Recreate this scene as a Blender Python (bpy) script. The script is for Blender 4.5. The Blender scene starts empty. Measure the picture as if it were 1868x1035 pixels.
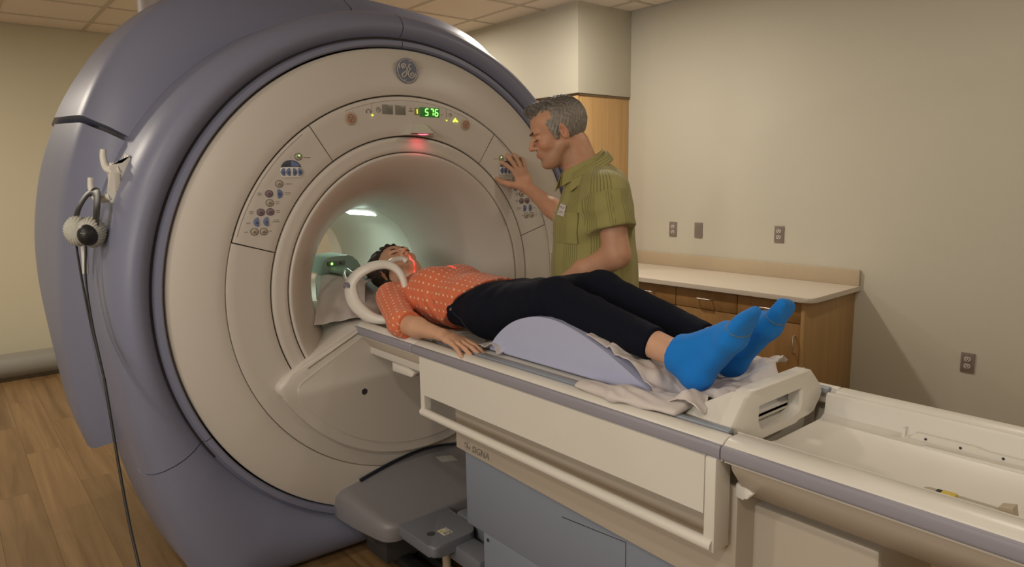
import bpy, bmesh, math, random
import numpy as np
from mathutils import Matrix, Vector, Quaternion
random.seed(7)
SC = bpy.context.scene
COL = SC.collection
R = math.radians
ZC = 1.1056          # height of the bore axis; the axis is the world X axis at y = 0

# ------------------------------------------------------------------ camera, world, exposure, lights
cam_d = bpy.data.cameras.new('camera'); cam = bpy.data.objects.new('camera', cam_d); COL.objects.link(cam)
cam_d.sensor_width = 36.0; cam_d.sensor_fit = 'HORIZONTAL'; cam_d.lens = 1256.353 / 1868 * 36.0
cam_d.clip_start = 0.05; cam_d.clip_end = 60
_y, _p, _r = 0.879284, 0.151538, -0.016398
_F = Vector((-math.sin(_y)*math.cos(_p), math.cos(_y)*math.cos(_p), -math.sin(_p)))
_R = Vector((math.cos(_y), math.sin(_y), 0)); _U = _R.cross(_F)
_R2 = _R*math.cos(_r) + _U*math.sin(_r); _U2 = _U*math.cos(_r) - _R*math.sin(_r)
_m = Matrix((_R2, _U2, -_F)).transposed().to_4x4(); _m.translation = (2.4412, -1.4990, 1.5369)
cam.matrix_world = _m
SC.camera = cam
SC.view_settings.view_transform = 'Standard'; SC.view_settings.look = 'None'
SC.view_settings.gamma = 1.0; SC.view_settings.use_curve_mapping = False
SC.view_settings.exposure = 0.0
w = bpy.data.worlds.new('world'); SC.world = w; w.use_nodes = True
w.node_tree.nodes['Background'].inputs[0].default_value = (0.9, 0.8, 0.65, 1)
w.node_tree.nodes['Background'].inputs[1].default_value = 0.05
CEIL = 2.827

def area(name, loc, target, size, power, col=(1, .86, .68), shape='DISK', spread=180, size_y=None):
    d = bpy.data.lights.new(name, 'AREA'); d.shape = shape; d.size = size
    if size_y: d.size_y = size_y
    d.energy = power; d.color = col; d.spread = R(spread)
    o = bpy.data.objects.new(name, d); COL.objects.link(o); o.location = loc
    v = Vector(target) - Vector(loc); o.rotation_euler = v.to_track_quat('-Z', 'Y').to_euler()
    return o
WARM = (1.0, .90, .76)
# ceiling lamps (each one has a fitting in the ceiling, built below)
DOWNLIGHTS = [(-0.80, 1.45, 32), (1.50, 1.45, 9), (2.7, -1.9, 14), (-2.7, -2.2, 44), (0.6, -2.7, 18), (-2.7, 1.5, 24), (3.6, .6, 10)]
DL_LABELS = ['recessed ceiling downlight in front of the tall oak cabinets', 'recessed ceiling downlight above the counter beyond the table', 'recessed ceiling downlight above the foot end of the table',
    'recessed ceiling downlight by the left wall on the near side', 'recessed ceiling downlight near the wall behind the camera side', 'recessed ceiling downlight behind the scanner by the bulkhead', 'recessed ceiling downlight at the far right end of the room']
for i, (x, y, pw) in enumerate(DOWNLIGHTS):
    area('downlight_lamp', (x, y, CEIL - .03), (x, y, 0), .17, pw, WARM)
# added fill lamp without fitting, stands in for general light from the near side
area('soft_fill', (1.9, -3.5, 1.9), (.9, .0, .9), 1.3, 33, (1, .94, .86), 'RECTANGLE', 180, .8)

# ------------------------------------------------------------------ helpers
def link(o): COL.objects.link(o); return o
def parent_to(o, p):
    if p is not None:
        o.parent = p
        o.matrix_parent_inverse = Matrix.Translation(-Vector(p.location)) if p.type == 'EMPTY' else Matrix.Identity(4)
def tag(o, label=None, cat=None, group=None, kind=None):
    if label: o['label'] = label
    if cat: o['category'] = cat
    if group: o['group'] = group
    if kind: o['kind'] = kind
    return o
def thing(name, label, cat, loc=(0, 0, 0), group=None):
    o = bpy.data.objects.new(name, None); o.empty_display_size = .05; link(o); o.location = loc
    return tag(o, label, cat, group)
def obj(name, bm, m, parent=None, smooth=True, angle=38):
    me = bpy.data.meshes.new(name)
    if isinstance(bm, tuple):
        me.from_pydata(bm[0], [], bm[1]); me.update()
    else:
        bmesh.ops.recalc_face_normals(bm, faces=bm.faces[:]); bm.to_mesh(me); bm.free()
    if m is not None:
        for q in (m if isinstance(m, (list, tuple)) else [m]): me.materials.append(q)
    o = bpy.data.objects.new(name, me); link(o); parent_to(o, parent)
    if smooth:
        me.polygons.foreach_set('use_smooth', [True] * len(me.polygons))
        if angle: me.set_sharp_from_angle(angle=R(angle))
    return o
def bx(bm, lo, hi, bev=0, seg=2, mi=0):
    v = bmesh.ops.create_cube(bm, size=1)['verts']
    c = [(a + b) / 2 for a, b in zip(lo, hi)]; s = [abs(b - a) for a, b in zip(lo, hi)]
    for q in v: q.co = Vector([q.co[i] * s[i] + c[i] for i in range(3)])
    fs = set(f for q in v for f in q.link_faces)
    for f in fs: f.material_index = mi
    if bev:
        es = list(set(e for q in v for e in q.link_edges))
        bmesh.ops.bevel(bm, geom=es, offset=bev, segments=seg, affect='EDGES', profile=.5)
def box(name, lo, hi, m, parent=None, bev=.003, seg=2):
    bm = bmesh.new(); bx(bm, lo, hi, bev, seg); return obj(name, bm, m, parent)
AX = {'x': lambda a, p: (a, p[0], p[1]), 'y': lambda a, p: (p[0], a, p[1]), 'z': lambda a, p: (p[0], p[1], a)}
def prism(bm, pts, axis, a0, a1, bev=0, seg=2, holes=None, front_only=False):
    """polygon pts (2-D) extruded along axis from a0 to a1"""
    f = AX[axis]
    vs = [bm.verts.new(f(a0, p)) for p in pts]; ve = [bm.verts.new(f(a1, p)) for p in pts]
    n = len(pts); es = []
    F0 = bm.faces.new(vs); F1 = bm.faces.new(ve[::-1])
    for i in range(n): bm.faces.new((vs[i], ve[i], ve[(i + 1) % n], vs[(i + 1) % n]))
    if bev:
        es = list(F1.edges) + ([] if front_only else list(F0.edges))
        bmesh.ops.bevel(bm, geom=es, offset=bev, segments=seg, affect='EDGES', profile=.5)
def pris(name, pts, axis, a0, a1, m, parent=None, bev=0, seg=2, front_only=False, angle=38):
    bm = bmesh.new(); prism(bm, pts, axis, a0, a1, bev, seg, front_only=front_only); return obj(name, bm, m, parent, angle=angle)
def rounded(pts, r, n=5):
    out = []; N = len(pts)
    for i in range(N):
        p0, p, p1 = Vector(pts[i - 1]), Vector(pts[i]), Vector(pts[(i + 1) % N])
        a = (p0 - p); b = (p1 - p); rr = min(r if not isinstance(r, (list, tuple)) else r[i], a.length * .49, b.length * .49)
        if rr <= 1e-5: out.append(tuple(p)); continue
        s = p + a.normalized() * rr; e = p + b.normalized() * rr
        for k in range(n + 1):
            t = k / n; q = s * (1 - t) ** 2 + p * 2 * t * (1 - t) + e * t * t; out.append(tuple(q))
    return out
def catmull(pts, n=8, closed=False):
    P = [Vector(p) for p in pts]; out = []; N = len(P)
    rng = N if closed else N - 1
    for i in range(rng):
        if closed: a, b, c, d = P[(i - 1) % N], P[i], P[(i + 1) % N], P[(i + 2) % N]
        else: a, b, c, d = P[max(i - 1, 0)], P[i], P[i + 1], P[min(i + 2, N - 1)]
        for k in range(n):
            t = k / n
            out.append(.5 * ((2 * b) + (c - a) * t + (2 * a - 5 * b + 4 * c - d) * t * t + (3 * b - a - 3 * c + d) * t ** 3))
    if not closed: out.append(P[-1])
    return out
def tube(bm, pts, r, n=10, closed=False, mi=0, flat=None):
    """sweep a circle (or ellipse r x flat) along pts; r may be a list"""
    P = [Vector(p) for p in pts]; N = len(P); rings = []
    up = Vector((0, 0, 1)); t0 = (P[1] - P[0]).normalized()
    if abs(t0.dot(up)) > .95: up = Vector((0, 1, 0))
    nrm = (up - t0 * up.dot(t0)).normalized()
    for i in range(N):
        if closed: t = (P[(i + 1) % N] - P[i - 1]).normalized()
        else: t = (P[min(i + 1, N - 1)] - P[max(i - 1, 0)]).normalized()
        nrm = (nrm - t * nrm.dot(t)).normalized(); bi = t.cross(nrm)
        rr = r[i] if isinstance(r, (list, tuple)) else r
        fl = rr if flat is None else (flat[i] if isinstance(flat, (list, tuple)) else flat)
        rings.append([bm.verts.new(P[i] + nrm * rr * math.cos(2 * math.pi * k / n) + bi * fl * math.sin(2 * math.pi * k / n)) for k in range(n)])
    for i in range(N if closed else N - 1):
        a, b = rings[i], rings[(i + 1) % N]
        off = 0
        if closed and i == N - 1:
            off = min(range(n), key=lambda o: (a[0].co - b[o].co).length)
        for k in range(n):
            f = bm.faces.new((a[k], a[(k + 1) % n], b[(k + 1 + off) % n], b[(k + off) % n])); f.material_index = mi
    if not closed:
        for rg in (rings[0][::-1], rings[-1]):
            try: bm.faces.new(rg).material_index = mi
            except ValueError: pass
def tub(name, pts, r, m, parent=None, n=10, closed=False, flat=None):
    bm = bmesh.new(); tube(bm, pts, r, n, closed, 0, flat); return obj(name, bm, m, parent, angle=60)
def lathe(bm, prof, c, axis, n=32, th0=0, th1=360, mi=0):
    """prof: list of (along, radius); revolve about the line through c along axis"""
    full = abs(th1 - th0 - 360) < 1e-6; m = n if full else n + 1; rings = []
    A = {'x': (Vector((1, 0, 0)), Vector((0, -1, 0)), Vector((0, 0, 1))), 'y': (Vector((0, 1, 0)), Vector((1, 0, 0)), Vector((0, 0, 1))),
         'z': (Vector((0, 0, 1)), Vector((1, 0, 0)), Vector((0, 1, 0)))}[axis]
    c = Vector(c)
    for a, r in prof:
        if r < 1e-6: rings.append([bm.verts.new(c + A[0] * a)]); continue
        rings.append([bm.verts.new(c + A[0] * a + (A[1] * math.cos(R(th0 + (th1 - th0) * k / n)) + A[2] * math.sin(R(th0 + (th1 - th0) * k / n))) * r) for k in range(m)])
    for a, b in zip(rings, rings[1:]):
        for k in range(n):
            k2 = (k + 1) % m
            if len(a) == 1 and len(b) == 1: continue
            if len(a) == 1: f = bm.faces.new((a[0], b[k2], b[k]))
            elif len(b) == 1: f = bm.faces.new((a[k], a[k2], b[0]))
            else: f = bm.faces.new((a[k], a[k2], b[k2], b[k]))
            f.material_index = mi
def lat(name, prof, c, axis, m, parent=None, n=32, angle=38, **k):
    bm = bmesh.new(); lathe(bm, prof, c, axis, n, **k); return obj(name, bm, m, parent, angle=angle)
def ring_solid(name, prof_fn, th0, th1, n, m, parent, angle=38, cap=True):
    """closed profile in (x, r) for every angle, swept about the bore axis (angle 0 = camera side, 90 = up)"""
    full = abs(th1 - th0 - 360) < 1e-6
    V = []; Fc = []; K = None; cnt = n if full else n + 1
    for i in range(cnt):
        th = th0 + (th1 - th0) * i / n; p = prof_fn(th); K = len(p)
        for x, r in p: V.append((x, -math.cos(R(th)) * r, ZC + math.sin(R(th)) * r))
    for i in range(n):
        a = i * K; b = ((i + 1) % cnt) * K
        for k in range(K): Fc.append((a + k, a + (k + 1) % K, b + (k + 1) % K, b + k))
    if not full and cap: Fc.append(tuple(range(K))[::-1]); Fc.append(tuple(range((cnt - 1) * K, cnt * K)))
    bm = bmesh.new(); vs = [bm.verts.new(v) for v in V]
    for f in Fc: bm.faces.new([vs[k] for k in f])
    return obj(name, bm, m, parent, angle=angle)
def text(name, s, size, mtx, m, parent=None, depth=.0006, shear=0, sx=1.0):
    cu = bpy.data.curves.new('t', 'FONT'); cu.body = s; cu.size = size; cu.extrude = depth; cu.align_x = 'CENTER'; cu.align_y = 'CENTER'; cu.shear = shear
    cu.resolution_u = 3
    to = bpy.data.objects.new('t', cu); link(to); dg = bpy.context.evaluated_depsgraph_get(); dg.update()
    me = bpy.data.meshes.new_from_object(to.evaluated_get(dg)); bpy.data.objects.remove(to); bpy.data.curves.remove(cu)
    me.transform(mtx @ Matrix.Diagonal((sx, 1, 1, 1))); me.materials.clear(); me.materials.append(m); me.name = name
    o = bpy.data.objects.new(name, me); link(o); parent_to(o, parent); return o
def M_x(x, y, z):   # text plane facing +x
    return Matrix(((0, 0, 1, x), (1, 0, 0, y), (0, 1, 0, z), (0, 0, 0, 1)))
def M_ny(x, y, z):  # text plane facing -y
    return Matrix(((1, 0, 0, x), (0, 0, -1, y), (0, 1, 0, z), (0, 0, 0, 1)))
def interp(tab, a):
    if a <= tab[0][0]: return tab[0][1]
    for (x0, y0), (x1, y1) in zip(tab, tab[1:]):
        if a <= x1:
            return y0 + (y1 - y0) * (a - x0) / (x1 - x0)
    return tab[-1][1]
def smooth_tab(tab, step=2.0):
    xs = np.arange(tab[0][0], tab[-1][0] + .01, step); ys = np.interp(xs, [t[0] for t in tab], [t[1] for t in tab])
    for _ in range(4): ys[1:-1] = (ys[:-2] + 2 * ys[1:-1] + ys[2:]) / 4
    return list(zip(xs, ys))

# ------------------------------------------------------------------ materials
MAT = {}
def mat(name, col, rough=.5, metal=0, spec=.5, coat=0, bump=0, bscale=200, var=0, vscale=3, emit=None, estr=0, sss=0, sheen=0, trans=0, info_var=0):
    m = bpy.data.materials.new(name); m.use_nodes = True; nt = m.node_tree; N = nt.nodes; L = nt.links
    b = N['Principled BSDF']; b.inputs['Base Color'].default_value = (*col, 1); b.inputs['Roughness'].default_value = rough
    b.inputs['Metallic'].default_value = metal; b.inputs['Specular IOR Level'].default_value = spec; b.inputs['Coat Weight'].default_value = coat
    b.inputs['Sheen Weight'].default_value = sheen; b.inputs['Transmission Weight'].default_value = trans
    if sss: b.inputs['Subsurface Weight'].default_value = sss; b.inputs['Subsurface Radius'].default_value = (.02, .008, .004); b.inputs['Subsurface Scale'].default_value = .6
    if emit: b.inputs['Emission Color'].default_value = (*emit, 1); b.inputs['Emission Strength'].default_value = estr
    tc = N.new('ShaderNodeTexCoord')
    if var or info_var:
        nz = N.new('ShaderNodeTexNoise'); nz.inputs['Scale'].default_value = vscale; nz.inputs['Detail'].default_value = 4; L.new(tc.outputs['Object'], nz.inputs['Vector'])
        mr = N.new('ShaderNodeMapRange'); mr.inputs['To Min'].default_value = 1 - var; mr.inputs['To Max'].default_value = 1 + var; L.new(nz.outputs['Fac'], mr.inputs['Value'])
        src = mr.outputs['Result']
        if info_var:
            oi = N.new('ShaderNodeObjectInfo'); m2 = N.new('ShaderNodeMapRange'); m2.inputs['To Min'].default_value = 1 - info_var; m2.inputs['To Max'].default_value = 1 + info_var
            L.new(oi.outputs['Random'], m2.inputs['Value']); mm = N.new('ShaderNodeMath'); mm.operation = 'MULTIPLY'; L.new(src, mm.inputs[0]); L.new(m2.outputs['Result'], mm.inputs[1]); src = mm.outputs[0]
        vm = N.new('ShaderNodeVectorMath'); vm.operation = 'SCALE'; vm.inputs[0].default_value = col; L.new(src, vm.inputs['Scale']); L.new(vm.outputs[0], b.inputs['Base Color'])
    if bump:
        nb = N.new('ShaderNodeTexNoise'); nb.inputs['Scale'].default_value = bscale; nb.inputs['Detail'].default_value = 3; L.new(tc.outputs['Object'], nb.inputs['Vector'])
        bp = N.new('ShaderNodeBump'); bp.inputs['Strength'].default_value = bump; bp.inputs['Distance'].default_value = .002; L.new(nb.outputs['Fac'], bp.inputs['Height']); L.new(bp.outputs[0], b.inputs['Normal'])
    MAT[name] = m; return m
def wood(name, c1, c2, axis, rough=.45, scale=1.0, info=0.0):
    """long-grain wood: noise stretched along the given axis"""
    m = bpy.data.materials.new(name); m.use_nodes = True; nt = m.node_tree; N = nt.nodes; L = nt.links; b = N['Principled BSDF']
    tc = N.new('ShaderNodeTexCoord'); mp = N.new('ShaderNodeMapping'); s = {'x': (1.2, 26, 26), 'y': (26, 1.2, 26), 'z': (26, 26, 1.2)}[axis]
    mp.inputs['Scale'].default_value = [q * scale for q in s]; oi = N.new('ShaderNodeObjectInfo')
    cb = N.new('ShaderNodeCombineXYZ'); ml = N.new('ShaderNodeMath'); ml.operation = 'MULTIPLY'; ml.inputs[1].default_value = 37.0
    L.new(oi.outputs['Random'], ml.inputs[0]); L.new(ml.outputs[0], cb.inputs[0]); L.new(ml.outputs[0], cb.inputs[1]); L.new(ml.outputs[0], cb.inputs[2]); L.new(cb.outputs[0], mp.inputs['Location'])
    L.new(tc.outputs['Object'], mp.inputs['Vector'])
    n1 = N.new('ShaderNodeTexNoise'); n1.inputs['Scale'].default_value = 1.0; n1.inputs['Detail'].default_value = 7; n1.inputs['Roughness'].default_value = .6; n1.inputs['Distortion'].default_value = .6
    L.new(mp.outputs[0], n1.inputs['Vector'])
    cr = N.new('ShaderNodeValToRGB'); cr.color_ramp.elements[0].position = .32; cr.color_ramp.elements[1].position = .68
    cr.color_ramp.elements[0].color = (*c1, 1); cr.color_ramp.elements[1].color = (*c2, 1); L.new(n1.outputs['Fac'], cr.inputs[0])
    mr = N.new('ShaderNodeMapRange'); mr.inputs['To Min'].default_value = 1 - info; mr.inputs['To Max'].default_value = 1 + info; L.new(oi.outputs['Random'], mr.inputs['Value'])
    vm = N.new('ShaderNodeVectorMath'); vm.operation = 'SCALE'; L.new(cr.outputs[0], vm.inputs[0]); L.new(mr.outputs[0], vm.inputs['Scale']); L.new(vm.outputs[0], b.inputs['Base Color'])
    b.inputs['Roughness'].default_value = rough; MAT[name] = m; return m
WALL = mat('wall_paint', (.585, .555, .455), .75, bump=.12, bscale=260, var=.02)
WALL_L = mat('left_wall_paint', (.60, .56, .42), .75, bump=.12, bscale=260, var=.02)
TILE = mat('ceiling_tile', (.88, .80, .70), .9, bump=.6, bscale=420, info_var=.03)
TBAR = mat('ceiling_grid_metal', (.60, .53, .43), .55)
OAK = wood('light_oak', (.50, .30, .12), (.60, .38, .17), 'z', .45, .8)
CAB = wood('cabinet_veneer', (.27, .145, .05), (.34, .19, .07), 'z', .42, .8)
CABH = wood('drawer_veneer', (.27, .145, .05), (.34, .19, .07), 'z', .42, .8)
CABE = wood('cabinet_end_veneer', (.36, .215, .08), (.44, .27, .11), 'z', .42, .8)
FLOORW = wood('floor_plank', (.155, .088, .034), (.27, .165, .075), 'x', .42, .6, .12)
LAM = mat('counter_laminate', (.62, .55, .46), .4, var=.06, vscale=60)
SHELL = mat('scanner_white', (.58, .535, .48), .38, var=.01)
SHELL2 = mat('table_white', (.72, .69, .625), .35)
PANELW = mat('panel_white', (.57, .525, .47), .42)
BLUE = mat('scanner_blue_grey', (.200, .212, .300), .42, coat=0, spec=.42, bump=.05, bscale=500)
BLUE2 = mat('pedestal_blue_grey', (.235, .265, .335), .4)
DOCK = mat('dock_grey', (.20, .19, .20), .4, bump=.05, bscale=500)
PEDAL = mat('pedal_grey', (.16, .17, .20), .4)
DARK = mat('dark_gap', (.03, .026, .024), .8)
BLACK = mat('black_plastic', (.012, .012, .012), .45)
BUMP = mat('bumper_grey', (.29, .28, .325), .5)
RAIL = mat('rail_grey', (.28, .31, .36), .4)
BEIGE = mat('beige_metal', (.42, .35, .25), .45)
STEEL = mat('brushed_steel', (.55, .5, .46), .32, metal=.9)
PIPE = mat('duct_grey', (.25, .24, .21), .4, bump=.2, bscale=60)
PRINT = mat('grey_print', (.22, .19, .17), .7)
GREENP = mat('pale_green_plastic', (.34, .47, .40), .35)
LCD = mat('dead_lcd', (.20, .19, .16), .3)
REDINK = mat('red_print', (.5, .12, .07), .6)
BTN_BL = mat('button_blue', (.14, .19, .34), .4)
BTN_DK = mat('button_navy', (.05, .06, .09), .4)
BTN_CR = mat('button_cream', (.42, .36, .27), .4)
BTN_RD = mat('button_mauve', (.23, .15, .17), .4)
BADGE = mat('badge_blue', (.15, .165, .23), .35)
SILVER = mat('badge_silver', (.50, .46, .42), .35)
GLOW_G = mat('green_digit', (.1, .4, .1), .5, emit=(.25, 1, .12), estr=3)
GLOW_D = mat('green_window', (.03, .10, .03), .3, emit=(.05, .5, .05), estr=.12)
GLOW_Y = mat('yellow_led', (.5, .5, .1), .5, emit=(.75, 1, .05), estr=2.2)
GLOW_R = mat('laser_glow', (.5, .05, .05), .5, emit=(1, .06, .10), estr=5)
GLOW_L = mat('bore_lamp_glow', (.8, .9, .85), .5, emit=(.86, 1, .90), estr=6)
LAMPG = mat('lamp_lens', (.9, .85, .7), .5, emit=WARM, estr=8)
CORD = mat('black_cord', (.01, .01, .01), .5)
ORANGE = mat('warning_yellow', (.60, .45, .04), .5)

# ------------------------------------------------------------------ room shell
X0, X1, Y0, Y1 = -4.55, 4.6, -4.0, 2.91
sub = box('floor', (X0, Y0, -.12), (X1, Y1, -.012), mat('floor_joint', (.13, .075, .035), .7), None, 0); tag(sub, kind='structure')
pw, pl = .183, 1.22; pm = None; row = 0; y = Y0
rnd = random.Random(3)
while y < Y1 - .01:
    y2 = min(y + pw, Y1); x = X0 - rnd.random() * pl
    while x < X1:
        a, b = max(x, X0), min(x + pl, X1)
        if b - a > .02:
            bm = bmesh.new(); bx(bm, (a + .0004, y + .0004, -.012), (b - .0004, y2 - .0004, 0), 0)
            obj('floor_plank', bm, FLOORW, sub, smooth=False)
        x += pl
    y = y2
def wall(name, lo, hi, m=WALL): return tag(box(name, lo, hi, m, None, 0), kind='structure')
wall('wall_left', (X0 - .12, Y0, 0), (X0, Y1, CEIL + .2), WALL_L)
wall('wall_right', (X0, Y1, 0), (X1, Y1 + .12, CEIL + .2))
wall('wall_near', (X0, Y0 - .12, 0), (X1, Y0, CEIL + .2))
wall('wall_back', (X1, Y0, 0), (X1 + .12, Y1, CEIL + .2))
# suspended ceiling: slab, grid bars, tiles
ce = tag(box('ceiling', (X0, Y0, CEIL + .03), (X1, Y1, CEIL + .1), TBAR, None, 0), kind='structure')
gx = [-2.32 + .61 * k for k in range(-4, 12)]; gy = [2.055 + .61 * k for k in range(-10, 2)]
gxs = [X0] + [g for g in gx if X0 + .05 < g < X1] + [X1]; gys = [Y0] + [g for g in gy if Y0 + .05 < g < Y1] + [Y1]
bm = bmesh.new()
for g in gxs[1:-1]: bx(bm, (g - .012, Y0, CEIL - .002), (g + .012, Y1, CEIL + .03))
for g in gys[1:-1]: bx(bm, (X0, g - .012, CEIL - .001), (X1, g + .012, CEIL + .03))
obj('grid_bars', bm, TBAR, ce, smooth=False)
for a, b in zip(gxs, gxs[1:]):
    for c, d in zip(gys, gys[1:]):
        bm = bmesh.new(); bx(bm, (a + .013, c + .013, CEIL + .004), (b - .013, d - .013, CEIL + .02)); obj('ceiling_tile', bm, TILE, ce, smooth=False)
for (x, y, pw_), dll in zip(DOWNLIGHTS, DL_LABELS):
    t = thing('ceiling_downlight', dll, 'light', (x, y, CEIL), 'recessed downlights in the ceiling')
    lat('trim_ring', [(.004, .088), (-.006, .09), (-.01, .10), (.0, .115), (.004, .115)], (x, y, CEIL), 'z', TBAR, t, 28)
    lat('lens', [(-.001, 0), (-.001, .088), (.004, .088)], (x, y, CEIL), 'z', LAMPG, t, 28)
# bulkhead over the tall cabinets
so = box('trim_1', (X0, 2.31, 2.169), (-1.343, Y1, CEIL + .02), WALL, None, .002); tag(so, kind='structure')
# dark cove base
tag(box('baseboard_left', (X0, Y0, 0), (X0 + .012, Y1, .1), mat('cove_base', (.16, .14, .10), .6), None, .002), kind='structure')
tag(box('baseboard_right', (.53, Y1 - .012, 0), (X1, Y1, .1), MAT['cove_base'], None, .002), kind='structure')

# ------------------------------------------------------------------ tall cabinets
labs = ['light oak tall cabinet under the bulkhead, end unit behind the standing man', 'light oak tall cabinet second from the corner, mostly hidden behind the scanner', 'light oak tall cabinet furthest back behind the scanner']
for i in range(3):
    xr = -1.36 - .62 * i; xl = xr - .618
    t = thing('tall_cabinet', labs[i], 'cabinet', ((xl + xr) / 2, 2.6, 0), 'tall oak cabinets under the bulkhead')
    box('carcass', (xl, 2.352, 0), (xr, Y1 - .003, 2.155), OAK, t, .001)
    for k in range(2):
        d = box('door', (xl + .003 + .308 * k, 2.33, .1), (xl + .306 + .308 * k, 2.35, 2.152), OAK, t, .002)
        hx = xl + (.27 if k == 0 else .345)
        tub('handle', [(hx, 2.33, 1.0), (hx, 2.305, 1.0), (hx, 2.305, 1.13), (hx, 2.33, 1.13)], .005, STEEL, d, 8)
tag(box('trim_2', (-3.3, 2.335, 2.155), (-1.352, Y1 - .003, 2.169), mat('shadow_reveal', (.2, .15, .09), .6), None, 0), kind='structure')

# ------------------------------------------------------------------ base cabinets, worktop
divs = [-1.32, -.853, -.386, .081, .516]
bl = ['brown wood base cabinet at the corner beside the tall oak cabinet', 'brown wood base cabinet just right of the standing man', 'brown wood base cabinet with a round lock, behind the blue-socked feet', 'brown wood base cabinet at the free end of the counter']
for i in range(4):
    a, b = divs[i], divs[i + 1]
    t = thing('base_cabinet', bl[i], 'cabinet', ((a + b) / 2, 2.6, 0), 'base cabinets under the counter')
    e = .0 if i < 3 else .018
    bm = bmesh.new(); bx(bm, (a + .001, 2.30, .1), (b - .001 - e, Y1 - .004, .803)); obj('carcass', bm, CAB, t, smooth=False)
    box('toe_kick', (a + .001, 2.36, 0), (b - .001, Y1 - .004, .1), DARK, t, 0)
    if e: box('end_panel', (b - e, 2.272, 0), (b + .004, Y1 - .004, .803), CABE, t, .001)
    d = box('drawer', (a + .003, 2.276, .674), (b - .003 - e, 2.298, .797), CABH, t, .0015)
    cx = (a + b) / 2
    tub('handle', [(cx - .052, 2.276, .742), (cx - .05, 2.250, .744), (cx - .045, 2.246, .744), (cx + .045, 2.246, .744), (cx + .05, 2.250, .744), (cx + .052, 2.276, .742)], .0055, STEEL, d, 8)
    nd = 1
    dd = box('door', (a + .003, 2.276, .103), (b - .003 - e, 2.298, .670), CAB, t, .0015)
    if i == 2: lat('lock', [(0, 0), (-.006, .0), (-.008, .014), (0, .016)], (.024, 2.276, .612), 'y', STEEL, dd, 16)
    else: tub('handle', [(b - .05, 2.276, .60), (b - .05, 2.25, .595), (b - .05, 2.25, .50), (b - .05, 2.276, .495)], .0055, STEEL, dd, 8)
tp = rounded([(-1.325, 2.25), (.572, 2.25), (.553, Y1 - .003), (-1.325, Y1 - .003)], [.002, .06, .002, .002], 6)
t = thing('worktop', 'long beige laminate countertop along the right wall with backsplash', 'countertop', (-.4, 2.6, .80))
pris('counter_slab', tp, 'z', .804, .834, LAM, t, .004)
box('backsplash', (-1.325, Y1 - .024, .834), (.548, Y1 - .003, .934), mat('splash_laminate', (.52, .42, .29), .4, var=.06, vscale=60), t, .003)

# ------------------------------------------------------------------ wall plates
def plate(x, ztop, lab, sockets=True, cat='outlet'):
    t = thing('wall_outlet' if sockets else 'blank_wall_plate', lab, cat, (x + .035, Y1, ztop - .057), 'steel plates on the right wall')
    pts = [(x, ztop - .114), (x + .07, ztop - .114), (x + .07, ztop), (x, ztop)]
    pris('plate', rounded(pts, .003, 2), 'y', Y1 - .001, Y1 - .008, STEEL_P, t, .0035, 2, True)
    if sockets:
        for dz in (-.037, -.077):
            c = (x + .035, Y1 - .008, ztop + dz)
            rp = rounded([(c[0] - .017, c[2] - .0135), (c[0] + .017, c[2] - .0135), (c[0] + .017, c[2] + .0135), (c[0] - .017, c[2] + .0135)], .011, 4)
            s = pris('socket', rp, 'y', Y1 - .007, Y1 - .0115, WHITE_P, t, .001)
            bm = bmesh.new()
            for sx in (-.007, .007): bx(bm, (c[0] + sx - .0012, Y1 - .0125, c[2] - .001), (c[0] + sx + .0012, Y1 - .011, c[2] + .008))
            lathe(bm, [(0, 0), (0, .003), (.001, .003)], (c[0], Y1 - .0123, c[2] - .007), 'y', 10); obj('slots', bm, DARK, s)
    for dz in ((-.057,) if sockets else (-.015, -.099)): lat('screw', [(0, 0), (0, .0035), (.001, .0035)], (x + .035, Y1 - .0092, ztop + dz), 'y', STEEL, t, 10)
STEEL_P = mat('steel_plate', (.30, .25, .22), .4, metal=.35); WHITE_P = mat('socket_grey_white', (.55, .50, .46), .4)
plate(-.931, 1.182, 'steel double outlet above the counter, furthest left beside the man')
plate(-.696, 1.184, 'blank steel plate without sockets above the counter', False, 'wall plate')
plate(-.045, 1.187, 'steel double outlet above the right part of the counter')
plate(1.13, .517, 'steel double outlet low on the bare wall right of the counter')

# ------------------------------------------------------------------ floor duct by the left wall
t = thing('floor_duct', 'grey round duct lying along the foot of the left wall', 'pipe', (-4.27, -2.5, 0))
lat('duct', [(-3.9, 0), (-3.9, .1), (-.2, .1), (1.8, .1), (1.8, 0)], (-4.27, 0, .115), 'y', PIPE, t, 28)
for yy in (-2.6, -1.75, 0.2): lat('coupling_band', [(-.02, .1), (-.02, .106), (.02, .106), (.02, .1)], (-4.27, yy, .115), 'y', PIPE, t, 28)
for yy in (-3.2, -1.9, -.4, 1.0): box('saddle', (-4.36, yy - .03, 0), (-4.18, yy + .03, .02), DARK, t, .002)
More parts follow.
